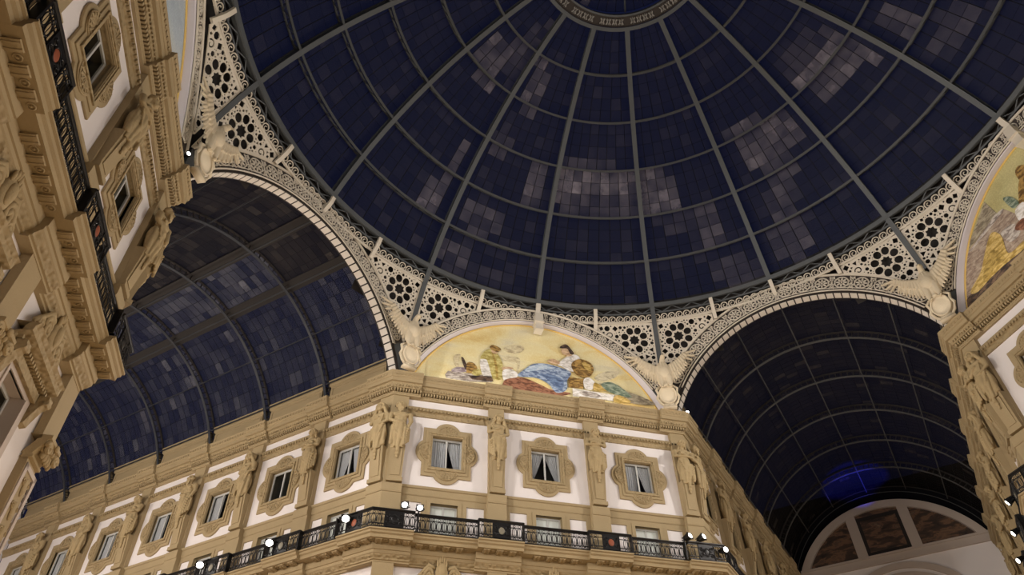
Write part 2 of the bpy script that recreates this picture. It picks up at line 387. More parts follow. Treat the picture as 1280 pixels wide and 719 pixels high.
# ------------------------------------------------------------------ statues (local: x right, y into wall, z up from 0 at the feet of the pillar head)
def figure_mesh(kind):
    """herm figure, 2.95 m: draped below, bare or clothed torso, head bent forward; local y towards the wall"""
    m_ = MB(); fy = .02
    ph = {'crossed': 0., 'bearded': .9, 'hooded': 1.7}[kind]
    rows = []; n = 84; nz = 26
    for j in range(nz+1):                       # fluted cloth from waist to hem
        t = j/nz; z = 1.66-1.52*t
        rx = .31+.10*sin(pi*min(1, t*1.3))-.05*t; ry = .23+.06*sin(pi*min(1, t*1.25))-.04*t
        r = []
        for i in range(n+1):
            a = 2*pi*i/n
            f = .12+.20*t
            fold = 1+f*(abs(sin(a*4.5+1.8*t+ph))**.8-.55)+.08*sin(a*3-2.5*t+ph)
            r.append((rx*fold*cos(a), fy+ry*fold*sin(a), z+.05*sin(a*3+ph)*t))
        rows.append(r)
    m_.grid(rows); i = len(m_.v); m_.v += [(0, fy, 1.66), (0, fy, .16)]; base = i-len(rows)*(n+1); last = base+nz*(n+1)
    for b in range(n): m_.f.append((base+b+1, base+b, i)); m_.f.append((last+b, last+b+1, i+1))
    sd = -1 if kind == 'hooded' else 1
    for k in range(6):                          # raking folds across the hips
        m_.cap((-sd*(.36-.03*k), fy-.15-.02*k, 1.68-.13*k), (sd*(.40-.02*k), fy-.20, 1.22-.15*k), .04, .055)
    for k in range(4):                          # cloth falling from the hand
        m_.cap((sd*(.26+.07*k), fy-.24+.07*k, 1.34), (sd*(.23+.07*k), fy-.24+.07*k, .22+.12*k), .045, .06)
    m_.cap((-sd*.34, fy-.04, 1.5), (-sd*.33, fy-.02, .4), .07, .10)
    m_.cap((0, fy-.12, .28), (0, fy-.10, -.06), .08, .10); m_.ell((0, fy-.08, -.22), (.10, .07, .12)); m_.ell((0, fy-.06, -.40), (.065, .05, .10))
    # torso
    m_.ell((0, fy, 1.68), (.31, .22, .22), sub=2); m_.ell((0, fy-.01, 1.98), (.31, .21, .34), sub=2); m_.ell((0, fy-.01, 2.24), (.41, .19, .18), sub=2)
    if kind == 'bearded':
        for sg in (-1, 1): m_.ell((sg*.15, fy-.165, 2.14), (.17, .07, .12)); m_.ell((sg*.08, fy-.17, 1.88), (.08, .05, .08))
    elif kind == 'crossed':
        for sg in (-1, 1): m_.ell((sg*.15, fy-.17, 2.08), (.13, .10, .12))
    else:
        for k in range(7): m_.cap((-.33+.10*k, fy-.13, 2.28), (-.16+.05*k, fy-.21, 1.5), .035, .03)
    if kind == 'crossed':
        for sg, dz in ((-1, 0), (1, .11)):
            m_.cap((sg*.43, fy+.02, 2.26), (sg*.46, fy-.06, 1.90), .125, .105); m_.cap((sg*.46, fy-.06, 1.90), (-sg*.10, fy-.24-.04*(sg > 0), 1.84+dz), .10, .07); m_.ell((-sg*.19, fy-.25-.04*(sg > 0), 1.84+dz), (.10, .05, .06))
            for q in range(4): m_.cap((-sg*.22, fy-.27, 1.80+dz+.03*q), (-sg*.32, fy-.22, 1.79+dz+.03*q), .018, .014)
    elif kind == 'bearded':
        m_.cap((-.43, fy+.02, 2.26), (-.49, fy-.01, 1.86), .135, .11); m_.cap((-.49, fy-.01, 1.86), (-.08, fy-.24, 1.62), .105, .075); m_.ell((-.02, fy-.25, 1.61), (.10, .055, .065))
        m_.cap((.43, fy+.02, 2.26), (.50, fy, 1.86), .135, .11); m_.cap((.50, fy, 1.86), (.40, fy-.12, 1.42), .10, .075); m_.ell((.385, fy-.14, 1.36), (.06, .06, .09))
        for q in range(4): m_.cap((.02, fy-.28, 1.57+.03*q), (.13, fy-.26, 1.55+.03*q), .018, .014); m_.cap((.35+.022*q, fy-.17, 1.30), (.34+.022*q, fy-.17, 1.21), .018, .013)
    else:
        m_.cap((-.41, fy+.02, 2.24), (-.45, fy-.03, 1.86), .13, .11); m_.cap((-.45, fy-.03, 1.86), (-.06, fy-.23, 2.02), .10, .07); m_.ell((.0, fy-.24, 2.05), (.085, .05, .065))
        m_.cap((.41, fy+.02, 2.24), (.46, fy-.02, 1.84), .13, .11); m_.cap((.46, fy-.02, 1.84), (.16, fy-.22, 1.58), .10, .07); m_.ell((.10, fy-.23, 1.57), (.09, .05, .06))
        for q in range(4): m_.cap((.06, fy-.26, 1.53+.028*q), (-.04, fy-.25, 1.52+.03*q), .018, .014)
    m_.cap((0, fy, 2.30), (0, fy-.05, 2.56), .125, .11)
    hz = 2.74; hy = fy-.08; tl = {'crossed': .04, 'bearded': -.04, 'hooded': .03}[kind]
    m_.ell((tl, hy, hz), (.17, .20, .235), sub=2); m_.ell((tl, hy-.09, hz-.13), (.12, .11, .12)); m_.ell((tl, hy-.215, hz-.03), (.032, .05, .07))
    m_.cap((tl-.10, hy-.165, hz+.06), (tl+.10, hy-.165, hz+.06), .032, .032); m_.cap((tl-.05, hy-.19, hz-.13), (tl+.05, hy-.19, hz-.13), .02, .02)
    for sg in (-1, 1): m_.ell((tl+sg*.065, hy-.18, hz+.005), (.03, .02, .02)); m_.ell((tl+sg*.17, hy+.02, hz), (.03, .05, .07))
    if kind == 'bearded':
        for k in range(9): m_.cap((tl-.13+.0325*k, hy-.13, hz-.14), (tl-.09+.0225*k, hy-.15, hz-.34-.03*(4-abs(k-4))), .038, .022)
        for k in range(16):
            a = -.3+(pi+.6)*k/15; m_.ell((tl+.185*cos(a), hy+.0+.05*(k % 2), hz+.07+.17*sin(a)), (.075, .11, .075))
        m_.ell((tl, hy+.10, hz+.10), (.17, .13, .16))
    elif kind == 'hooded':
        for k in range(19):
            a = -.6+(pi+1.2)*k/18; m_.cap((tl+.21*cos(a), hy-.09, hz+.03+.245*sin(a)), (tl+.25*cos(a), hy+.16, hz+.02+.26*sin(a)), .05, .06)
        for sg in (-1, 1): m_.cap((tl+sg*.23, hy-.02, hz-.08), (sg*.38, fy+.02, 2.18), .085, .12)
    else:
        for k in range(17):
            a = -.25+(pi+.5)*k/16; m_.ell((tl+.185*cos(a), hy+.0, hz+.07+.17*sin(a)), (.06, .15, .06))
        m_.ell((tl, hy+.13, hz+.12), (.16, .12, .15)); m_.cap((tl+.16, hy+.05, hz-.05), (.25, fy-.02, 2.35), .06, .05); m_.cap((tl-.16, hy+.05, hz-.05), (-.23, fy-.02, 2.4), .06, .05)
    return fused(m_, 'figure', M['statue'], .02, 1)
FIG = {k: figure_mesh(k) for k in ('crossed', 'bearded', 'hooded')}
FIGDESC = {'crossed': 'arms crossed', 'bearded': 'bearded, one arm lowered', 'hooded': 'hooded and draped'}
mb = MB()
mb.frustum((-.31, .31, .16, .35), (-.35, .35, .0, .35), -1.5, .35)
mb.frustum((-.21, .21, .12, .3), (-.24, .24, -.05, .3), -1.38, .1)
mb.box(-.36, .36, .10, .35, -1.72, -1.5)
PILLAR = mb.mesh('tapered_pillar', M['stone'])
STAT0 = {}
def caryatid(F_, u, ov, kind, label, group, rz=0):
    mw = F_ @ T(u, ov, 22.40) @ RZ(rz) @ Matrix.Diagonal((1.16, 1.1, 1.0, 1.0))
    if kind not in STAT0:
        e = empty('caryatid_statue', mw, label, 'statue', group); link('figure', FIG[kind], e); link('tapered_pillar', PILLAR, e); STAT0[kind] = e; return e
    return copy_tree(STAT0[kind], mw, label, group)

# ------------------------------------------------------------------ facade
ENT = [(.95, 26.16), (.62, 26.16), (.62, 26.26), (.58, 26.28), (.57, 26.32), (.66, 26.33), (.66, 26.50), (.52, 26.51)]
LEAF = [(.52, 26.51), (.40, 26.53), (.36, 26.60), (.30, 26.74), (.28, 26.80)]
COR = [(.28, 26.80), (.15, 26.81), (.13, 27.03), (.09, 27.05), (.085, 27.10), (.06, 27.13), (.05, 27.30), (.0, 27.36), (.0, 27.43), (1.3, 27.43)]
BAL = [(.95, 16.45), (.60, 16.45), (.60, 16.53), (.54, 16.55)]
EGG = [(.54, 16.55), (.52, 16.62), (.44, 16.70), (.40, 16.76)]
BAL2 = [(.40, 16.76), (.36, 16.80), (.35, 16.93), (.30, 16.95), (.28, 17.28), (-.20, 17.29), (-.22, 17.44), (-.30, 17.50), (-.32, 17.60), (-.39, 17.63), (-.39, 17.70), (1.0, 17.70)]

def holes_grid(mbx, u0, u1, z0, z1, holes, ov, ov2=None):
    us = sorted({u0, u1}|{h[k] for h in holes for k in (0, 1) if u0 < h[k] < u1}); zs = sorted({z0, z1}|{h[k] for h in holes for k in (2, 3) if z0 < h[k] < z1})
    for a in range(len(us)-1):
        for b in range(len(zs)-1):
            cu, cz = (us[a]+us[a+1])/2, (zs[b]+zs[b+1])/2
            if any(h[0] < cu < h[1] and h[2] < cz < h[3] for h in holes): continue
            mbx.quad((us[a], ov, zs[b]), (us[a+1], ov, zs[b]), (us[a+1], ov, zs[b+1]), (us[a], ov, zs[b+1]))
    if ov2 is not None:
        for h in holes:
            for p, q in (((h[0], h[2]), (h[1], h[2])), ((h[1], h[2]), (h[1], h[3])), ((h[1], h[3]), (h[0], h[3])), ((h[0], h[3]), (h[0], h[2]))):
                mbx.quad((p[0], ov, p[1]), (q[0], ov, q[1]), (q[0], ov2, q[1]), (p[0], ov2, p[1]))
def path_breaks(u0, u1, fwd, rec):
    """fwd: list of intervals standing forward (shift 0), the rest recessed by rec"""
    p = []; pos = u0
    for a, b in fwd:
        a, b = max(a, u0), min(b, u1)
        if b <= a: continue
        if a > pos: p += [(pos, rec), (a, rec)]
        p += [(a, 0.), (b, 0.)]; pos = b
    if pos < u1: p += [(pos, rec), (u1, rec)]
    q = []
    for x in p:
        if not q or q[-1] != x: q.append(x)
    return q

WN = [0]; DN = [0]
def facade(side, key, u0, u1, ml, mr, pil, bays, place, lower=False, figs=True, corner_pil=(), curt=None, nbal=100, detail=True, med=None, brack=True, near=0., figd=None, win_u=None):
    """side: wall_<side>; place: words for the labels; pil: centres of free pilasters; bays: window centres"""
    Fm = F[key]
    wall = empty('wall_'+side, Fm, 'pale plaster and tan stone facade '+place, 'wall', kind='structure')
    eu0, eu1 = u0+(.39 if ml else 0), u1-(.39 if mr else 0)
    wh = [(b-.86, b+.86, 21.92, 23.88) for b in bays]; dh = [(b-.72, b+.72, ZB, 19.86) for b in bays]
    lh = [(b-.8, b+.8, 11.5, 14.35) for b in bays] if lower else []
    mb = MB(); holes_grid(mb, eu0, eu1, 0, 27.2, wh+dh+lh, .95)
    mb.quad((eu0, 2.6, 0), (eu1, 2.6, 0), (eu1, 2.6, 27.2), (eu0, 2.6, 27.2))
    mb.build('plaster', M['plaster'], wall)
    cw = .75; cp = [0.]*0
    fw = []; rf = []
    if ml: fw.append((u0, u0+1.82)); rf.append((u0-.2, u0+1.95))
    for p in pil: fw.append((p-.80, p+.80)); rf.append((p-1.16, p+1.16))
    if mr: fw.append((u1-1.82, u1)); rf.append((u1-1.95, u1+.2))
    pth = path_breaks(u0, u1, fw, .2)
    for nm, pr, mt in (('architrave', ENT, 'stone'), ('leaf_frieze', LEAF, 'carved'), ('cornice', COR, 'stone')):
        mb = MB(); mb.sweep(pr, pth, ml, mr)
        if nm == 'cornice':     # rosettes along the crowning gutter
            k = u0+.3
            while k < u1-.25:
                s = 0. if any(a <= k <= b for a, b in fw) else .2
                mb.box(k-.055, k+.055, .02+s, .08+s, 27.15, 27.29); k += .22
        mb.build(nm, M[mt], wall)
    mb = MB(); k = u0+.30
    while k < u1-.25:
        s = 0. if any(a <= k <= b for a, b in fw) else .2
        mb.box(k-.045, k+.045, .43+s, .67+s, 26.34, 26.505); k += .165
    mb.build('dentil_course', M['stone'], wall)
    if detail:
        mb = MB(); k = u0+.35
        while k < u1-.3:
            s = 0. if any(a <= k <= b for a, b in fw) else .2
            mb.ell((k, .345+s, 26.65), (.062, .05, .115), Matrix.Rotation(-.5, 3, 'X'), 0); k += .17
        mb.build('leaf_row', M['carved'], wall)
    # string course and sill band run between the pilasters
    mb = MB(); mb.sweep([(.96, 25.05), (.87, 25.05), (.86, 25.30), (.80, 25.33), (.76, 25.44), (.74, 25.46), (.74, 25.58), (.96, 25.60)], [(u0, 0), (u1, 0)], ml, mr)
    k = u0+.5
    while detail and k < u1-.4: mb.box(k-.05, k+.05, .70, .80, 25.34, 25.46); k += .2
    mb.build('string_course', M['carved'], wall)
    mb = MB(); mb.sweep([(.96, 20.16), (.86, 20.19), (.83, 20.24), (.83, 20.56), (.77, 20.60), (.74, 20.71), (.96, 20.73)], [(u0, 0), (u1, 0)], ml, mr); mb.build('sill_band', M['stone'], wall)
    mb = MB(); ins = []
    for b in bays: ins += [(b-2.13, b-1.20, 17.95, 19.86), (b+1.18, b+2.12, 17.95, 19.86)] if len(bays) == 3 else [(b-1.83, b-1.12, 17.95, 19.86), (b+1.12, b+1.83, 17.95, 19.86)]
    holes_grid(mb, u0+.37 if ml else u0, u1-.37 if mr else u1, ZB, 20.2, dh+ins, .88, .95)
    for b in bays:      # door architraves
        mb.box(b-.92, b-.72, .84, .95, ZB, 19.86); mb.box(b+.72, b+.92, .84, .95, ZB, 19.86); mb.box(b-.92, b+.92, .84, .95, 19.86, 20.02)
    mb.build('stone_dado', M['stone'], wall)
    # pilasters
    def pilaster(ua, ub, cl, cr):
        m_ = MB(); c = (ua+ub)/2
        L0 = [] if cl else [(ua, .3)]; R0 = [] if cr else [(ub, .3)]
        m_.sweep([(.95, 20.6), (.70, 20.62), (.70, 26.2)], L0+[(ua, 0), (ub, 0)]+R0, cl, cr)
        w = .06
        m_.sweep([(.58, ZB), (.58, 20.1), (.54, 20.12), (.52, 20.2), (.52, 20.56), (.56, 20.62), (.66, 20.66)], ([] if cl else [(ua-w, .38)])+[(ua-(0 if cl else w), 0), (ub+(0 if cr else w), 0)]+([] if cr else [(ub+w, .38)]), cl, cr)
        m_.build('pilaster', M['stone'], wall)
        if lower:
            m_ = MB()
            m_.sweep([(.66, 14.15), (.62, 14.20), (.62, 16.50)], L0+[(ua-.05, 0), (ub+.05, 0)]+R0, cl, cr)
            m_.sweep([(.70, 5.), (.70, 13.40)], L0+[(ua, 0), (ub, 0)]+R0, cl, cr); m_.build('lower_pilaster', M['stone'], wall)
            m_ = MB(); m_.sweep([(.72, 5.2), (.66, 5.2), (.66, 13.25), (.72, 13.25)], [(ua+.05, .05), (ua+.05, 0), (ua+.22, 0), (ua+.22, .05)])
            m_.sweep([(.72, 5.2), (.66, 5.2), (.66, 13.25), (.72, 13.25)], [(ub-.22, .05), (ub-.22, 0), (ub-.05, 0), (ub-.05, .05)])
            m_.box(ua+.05, ub-.05, .66, .72, 13.10, 13.25); m_.build('pilaster_border', M['paint'], wall)
            m_ = MB()
            for q in range(6):
                zc = 12.7-q*.75; m_.ell((c, .68, zc), (.14, .06, .3), sub=1)
                for sg in (-1, 1): m_.tube(spiral(c+sg*.16, zc+.1, .68, .13, 1.3, sg, 12), .035, 5)
            m_.build('carved_panel', M['statue'], wall)
            m_ = MB(); a_, b_ = ua+.02, ub-.02      # capital
            m_.sweep([(.70, 13.36), (.60, 13.40), (.60, 13.48), (.66, 13.50), (.56, 13.70), (.42, 13.92), (.40, 14.00), (.30, 14.04), (.30, 14.16), (.95, 14.18)], ([] if cl else [(a_-.08, .3)])+[(a_-(0 if cl else .08), 0), (b_+(0 if cr else .08), 0)]+([] if cr else [(b_+.08, .3)]), cl, cr)
            for sg in (-1, 1):
                m_.tube(spiral(c+sg*.42, 13.82, .36, .19, 1.7, sg, 20), .07, 6); m_.tube(spiral(c+sg*.42, 13.82, .5, .15, 1.4, sg, 16), .06, 6)
            for q in range(5): m_.ell((c-.36+.18*q, .46, 13.68), (.085, .09, .20), sub=1)
            for q in range(4): m_.ell((c-.27+.18*q, .40, 13.90), (.07, .08, .12), sub=1)
            m_.ell((c, .30, 14.06), (.12, .08, .12), sub=1); m_.build('capital', M['statue'], wall)
    if ml: pilaster(u0, u0+1.19, True, False)
    for p in pil: pilaster(p-.45, p+.45, False, False)
    if mr: pilaster(u1-1.19, u1, False, True)
    # balcony cornice
    bp = path_breaks(u0, u1, rf, .22)
    for nm, pr, mt in (('lower_architrave', BAL, 'stone'), ('egg_moulding', EGG, 'carved'), ('balcony_slab', BAL2, 'stone')):
        mb = MB(); mb.sweep(pr, bp, ml, mr); mb.build(nm, M[mt], wall)
    if brack:
        n = 0; k = u0+.35
        while k < u1-.2 and n < 64:
            edge_ = [abs(k-e) < .2 for a, b in rf for e in (a, b)]
            s = 0. if any(a <= k <= b for a, b in rf) else .22
            if not any(edge_):
                link('corbel', CORBEL, wall, T(k, s, 0))
                if not any(abs(k+.33-e) < .15 for a, b in rf for e in (a, b)): link('coffer_rosette', COFFER, wall, T(k+.33, 0. if any(a <= k+.33 <= b for a, b in rf) else .22, 0))
            k += .66; n += 1
    # upper windows, balcony doors
    for i, b in enumerate(bays):
        WN[0] += 1
        w = empty('window_%d' % WN[0], Fm @ T(b, .95, 22.90), 'small square window in a lobed stone surround, %s %s' % ((['first', 'second', 'third'][i]+' from the left') if len(bays) == 3 else ORD[min(i, 8)]+' from the octagon corner', place), 'window', kind='structure')
        link('surround', SURR, w, T(0, 0, 0)); link('inner_surround', SURR2, w, T(0, -.085, 0)); link('moulding', SURR3, w)
        link('reveal', REVEAL, w); link('sash', SASH, w); link('pane', PANE1, w); link('pane', PANE2, w); link('recess', RECESS, w)
        DN[0] += 1
        d = empty('door_%d' % DN[0], Fm @ T(b, .95, ZB), 'pale glazed balcony door behind the iron railing, %s %s' % ((['first', 'second', 'third'][i]+' from the left') if len(bays) == 3 else ORD[min(i, 8)]+' from the octagon corner', place), 'door', kind='structure')
        mb = MB()
        for a_, b_, c_, e_ in ((-.72, .72, 2.06, 2.16), (-.72, -.62, .3, 2.06), (.62, .72, .3, 2.06), (-.05, .05, .3, 2.06), (-.72, .72, 0, .3)): mb.box(a_, b_, .18, .25, c_, e_)
        mb.build('door_frame', M['sash'], d)
        for x0, x1 in ((-.62, -.05), (.05, .62)):
            mb = MB(); mb.quad((x0, .22, .3), (x1, .22, .3), (x1, .22, 2.06), (x0, .22, 2.06)); mb.build('door_pane', M['doorpane'], d)
        mb = recess(.72, 0, 2.16, -.0, .26); mb.build('reveal', M['stone'], d)
        if lower:
            WN[0] += 1
            w = empty('window_%d' % WN[0], Fm @ T(b, 0, 0), 'tall window with carved hood under the balcony, %s %s' % (['first', 'second', 'third'][i]+' from the left', place), 'window', kind='structure')
            for nm, me in (('window_hood', HOOD), ('cartouche', CARTOUCHE), ('window_frame', LFRAME), ('console', LCONSOLE), ('sash', LSASH), ('pane', LPANE), ('recess', LRECESS), ('reveal', LREVEAL)): link(nm, me, w)
    # curtains
    for (i, s, c, lab) in (curt or []):
        o = link('curtain', CURT[(s, c)], None); o.matrix_world = Fm @ T(bays[i], .95, 22.90); tag(o, lab, 'curtain', 'net curtains in the upper windows')
    # railing
    rl = empty('balcony_railing', Fm @ T((u0+u1)/2, -.28, ZB) @ T(-(u0+u1)/2, .28, -ZB), 'black wrought iron balcony railing '+place, 'railing', 'iron balcony railings')
    rp = path_breaks(u0, u1, rf, .22)
    for nm, pr in (('handrail', [(-.33, 18.62), (-.37, 18.66), (-.37, 18.71), (-.30, 18.73), (-.23, 18.71), (-.23, 18.66), (-.27, 18.62), (-.33, 18.62)]),
                   ('top_band', [(-.285, 18.56), (-.315, 18.56), (-.315, 18.63), (-.285, 18.63)]), ('bottom_band', [(-.285, 17.71), (-.32, 17.71), (-.32, 17.80), (-.285, 17.80), (-.285, 17.71)]),
                   ('middle_bar', [(-.285, 17.91), (-.315, 17.91), (-.315, 17.95), (-.285, 17.95)]), ('upper_bar', [(-.285, 18.385), (-.315, 18.385), (-.315, 18.415), (-.285, 18.415)])):
        mb = MB(); mb.sweep(pr, rp, ml, mr); mb.build(nm, M['iron'], rl)
    nb = 0; rest = MB(); cents = []
    if ml: cents.append(u0+.95)
    cents += list(pil)
    if mr: cents.append(u1-.95)
    ks = []; k = u0-.05
    while k < u1+.05: ks.append(k); k += .27
    ks.sort(key=lambda x: abs(x-near))
    for k in ks:
        if any(abs(k-c) < .56 for c in cents): continue
        s = 0. if any(a <= k <= b for a, b in rf) else .22
        if nb < nbal: link('baluster', BALUSTER, rl, T(k, -.30+s, ZB)); nb += 1
        else:
            i0 = len(rest.v); rest.v += [(v.co.x+k, v.co.y-.30+s, v.co.z+ZB) for v in BALUSTER.vertices]; rest.f += [tuple(i0+q for q in p.vertices) for p in BALUSTER.polygons]
    if rest.v:
        o = rest.build('baluster', M['iron'], rl); o['kind'] = 'stuff'
    for j, c in enumerate(cents):
        p = link('ornamental_panel', ORNPANEL, rl, T(c, -.30, ZB)); link('medallion', MEDAL[(med or {}).get(j, 'greymedal')], p)
        for e in (c-1.16, c+1.16):
            if u0 < e < u1:
                mb = MB(); mb.box(e-.035, e+.035, -.33, -.07, ZB, 18.72); mb.build('railing_post', M['iron'], rl)
    return wall

G5 = [25.95+4.95*k for k in range(7)]
# middle diagonal face
facade('center', 'C', -HC, HC, True, True, [-2.9, 2.9], [-5.66, 0.0, 5.64], 'between the two open galleries', lower=True,
       curt=[(0, -1, .95, 'wide closed grey net curtain, left half of the left window below the mosaic'), (0, 1, .35, 'narrower grey net curtain, right half of the left window below the mosaic'),
             (1, -1, .12, 'tied-back grey curtain, left half of the central window below the mosaic'), (1, 1, .12, 'tied-back grey curtain, right half of the central window below the mosaic'),
             (2, -1, .95, 'wide closed grey curtain, left half of the right window below the mosaic'), (2, 1, .35, 'half-open grey curtain, right half of the right window below the mosaic')], med={0: 'iron', 2: 'medal', 3: 'iron'})
facade('left', 'LL', -HC, HC, True, True, [-2.9, 2.9], [-5.66, 0.0, 5.64], 'at the left edge, seen steeply from below', lower=True, med={2: 'medal', 1: 'medal', 3: 'iron'})
facade('right', 'RR', -HC, HC, True, True, [-2.9, 2.9], [-5.66, 0.0, 5.64], 'at the right edge under the second mosaic', lower=False)
facade('left_gallery', 'LRt', -56., -A, False, True, [-x for x in reversed(G5[:6])], [-23.5-4.95*k for k in range(7)], 'along the left gallery', near=-24, nbal=100, med={6: 'medal', 5: 'greymedal'},
       curt=[(0, -1, .35, 'grey curtain drawn aside, left half of the gallery window nearest the corner pillar'), (0, 1, .60, 'short gathered curtain, right half of the gallery window nearest the corner pillar'),
             (2, -1, .95, 'long grey curtain in the third left-gallery window from the corner pillar'), (3, -1, .95, 'long grey curtain in the fourth left-gallery window from the corner pillar'),
             (4, -1, .95, 'long grey curtain in the fifth left-gallery window from the corner pillar'), (5, -1, .95, 'pale curtain filling the sixth left-gallery window from the corner pillar'), (6, -1, .95, 'pale curtain filling the farthest left-gallery window')])
facade('right_gallery_near', 'RL', A, 50.4, True, False, G5[:5], [23.5+4.95*k for k in range(6)], 'along the right gallery, beside the middle face', near=22, nbal=60)
facade('right_gallery_far', 'RRt', -50.4, -A, False, True, [-x for x in reversed(G5[:5])], [-23.5-4.95*k for k in range(6)], 'along the right gallery, under the second mosaic corner', near=-22, nbal=60)

# caryatids
kinds = ['hooded', 'bearded', 'crossed']
cg = 'stone caryatids between the upper windows'
caryatid(F['C'], -2.9, .33, 'hooded', 'draped hooded stone figure between the left and central windows below the mosaic', cg)
caryatid(F['C'], 2.9, .33, 'crossed', 'stone figure with crossed arms between the central and right windows below the mosaic', cg)
caryatid(F['C'], -8.42, .33, 'bearded', 'right-hand figure of the stone pair on the left corner pillar of the middle face', cg, -4)
caryatid(F['LRt'], -21.02, .33, 'hooded', 'left-hand figure of the stone pair on the left corner pillar of the middle face', cg, 4)
caryatid(F['C'], 8.42, .33, 'crossed', 'left-hand figure of the stone pair on the right corner pillar of the middle face', cg, 4)
caryatid(F['RL'], 21.02, .33, 'bearded', 'right-hand figure of the stone pair on the right corner pillar of the middle face', cg, -4)
nth = ['second', 'third', 'fourth', 'fifth', 'sixth', 'seventh']
for k in range(6):
    caryatid(F['LRt'], -G5[k], .33, kinds[(k+2) % 3], 'stone figure on the %s left-gallery pillar, counting from the corner pair' % nth[k], cg)
for k in range(5):
    caryatid(F['RL'], G5[k], .33, kinds[(k+1) % 3], 'edge-on stone figure on the %s right-gallery pillar right of the middle face' % nth[k], cg)
    caryatid(F['RRt'], -G5[k], .33, kinds[k % 3], 'stone figure on the %s pillar of the gallery wall at the right edge' % nth[k], cg)
caryatid(F['LL'], 2.9, .33, 'crossed', 'stone figure with crossed arms between the two windows at the left edge', cg)
caryatid(F['LL'], 8.42, .33, 'bearded', 'stone figure on the corner pillar at the left, against the dark vault', cg)
caryatid(F['LL2'], 21.02, .33, 'hooded', 'partly hidden figure round the corner of the left corner pillar', cg)
caryatid(F['RR'], -8.42, .33, 'hooded', 'large stone figure with lowered head on the right corner pillar, below the eagle', cg)
caryatid(F['RRt'], -21.02, .33, 'crossed', 'stone figure on the gallery side of the right corner pillar', cg)

# plain walls that close the block round the corner, behind the viewer and at the gallery ends
def plain(side, key, u0, u1, z1, label, mt='plaster', ov=.95, th=1.6):
    mb = MB(); mb.box(u0, u1, ov, ov+th, 0, z1); o = mb.build('wall_'+side, M[mt], None); o.matrix_world = F[key]; tag(o, label, 'wall', kind='structure'); return o
plain('hidden_gallery', 'LL2', A+.4, 56., 27.3, 'plain hidden side wall of the left gallery')
mb = MB(); mb.box(-HC, HC, .95, 2.5, 0, 27.3); 
o = mb.build('wall_south', M['stone'], None); o.matrix_world = F['S']; tag(o, 'stone facade behind the viewer', 'wall', kind='structure')

# attic panels above the gallery cornices, between the vault ribs
def attic(key, us, place):
    par = empty('trim_'+key, F[key], 'row of low stone attic panels on the gallery cornice '+place, 'attic', kind='structure')
    for c in us:
        mb = MB(); mb.box(c-2.12, c+2.12, .82, 1.5, ZC, 28.75); mb.sweep([(.82, 28.75), (.74, 28.78), (.70, 28.95), (.62, 29.0), (.62, 29.12), (1.5, 29.12)], [(c-2.2, .3), (c-2.2, 0), (c+2.2, 0), (c+2.2, .3)])
        for q in (-1, 1): mb.box(c+q*1.96-.05, c+q*1.96+.05, .79, .84, 27.6, 28.55)
        mb.box(c-2.0, c+2.0, .79, .84, 28.55, 28.65); mb.build('attic_panel', M['stone'], par)
    return par
RIBA = [21.15+4.95*k for k in range(7)]
attic('LRt', [-(a+2.475) for a in RIBA[:7]], 'of the left gallery'); attic('RL', [a+2.475 for a in RIBA[:6]], 'of the right gallery, left side'); attic('RRt', [-(a+2.475) for a in RIBA[:6]], 'of the right gallery, right side')

# ------------------------------------------------------------------ floor
mb = MB(); mb.box(-80, 80, -60, 80, -.3, 0); tag(mb.build('floor', M['floor']), 'pale marble arcade floor', 'floor', kind='structure')

# ------------------------------------------------------------------ dome
def S(el, az, R): 
    e, a = radians(el), radians(az); return Vector((R*cos(e)*cos(a), R*cos(e)*sin(a), Z0+R*sin(e)))
dome = empty('glass_dome', T(0, 0, 35.3), 'great dark glass dome with grey iron ribs and hoops over the crossing', 'dome')
DI = T(0, 0, -35.3)
def dbuild(mb, name, mt, smooth=False):
    o = mb.build(name, M[mt], dome, smooth); o.matrix_basis = DI; return o
RG = RS+.62
EL = [29.6, 37.0, 44.8, 52.9, 61.0, 68.8, 76.0]; NC = [9, 9, 9, 8, 6, 5]
REFLECTIONS = {'0,2': '000000000060000000066666600066666600', '0,3': '09999990033333300033333000000000', '1,0': '000000400000004440000004440000004440', '1,1': '000004400000044400000044400000444000', '1,2': '000444000066666600066666600066666600', '1,3': '00066660000000000000000000000000', '2,0': '333000000333300000033300000000000000', '2,1': '005500000005500000005533300005533330', '2,2': '000008888000008888000008888000000888', '3,2': '444444440444444488888888888888888888', '3,3': '00444444000000000000000000000000', '4,0': '000222240002222444000000444000000000', '4,1': '000004400000044440000044440000000000', '4,2': '066000000066000000066000000066000330', '4,3': '00000333000000300000000000006600', '4,4': '000660000660000660000064', '5,0': '000000000030000000000000000000000000', '5,1': '077000000077000000077000000070000000', '5,2': '050000000050000000050000000000000000', '5,3': '00000000000000000000000000777000', '5,4': '407770447770447770444000', '5,5': '44000440004000000000', '15,1': '000000000000044400000044440000004000', '15,2': '000000550000000550000000550000000000'}  # reflections of the lit interior, painted into the glass as paler panes
def panes(name, cells, paleness, mt, parent=None):
    """cells: list of 4-corner tuples; paleness per cell"""
    me = bpy.data.meshes.new(name); v = [tuple(p) for c in cells for p in c]; me.from_pydata(v, [], [(4*i, 4*i+1, 4*i+2, 4*i+3) for i in range(len(cells))])
    uv = me.uv_layers.new(name='UVMap')
    for i in range(len(cells)):
        for j, q in enumerate(((0, 0), (1, 0), (1, 1), (0, 1))): uv.data[4*i+j].uv = q
    at = me.attributes.new('paleness', 'FLOAT', 'FACE')
    for i, d in enumerate(paleness): at.data[i].value = d
    me.materials.append(M[mt]); return link(name, me, parent)
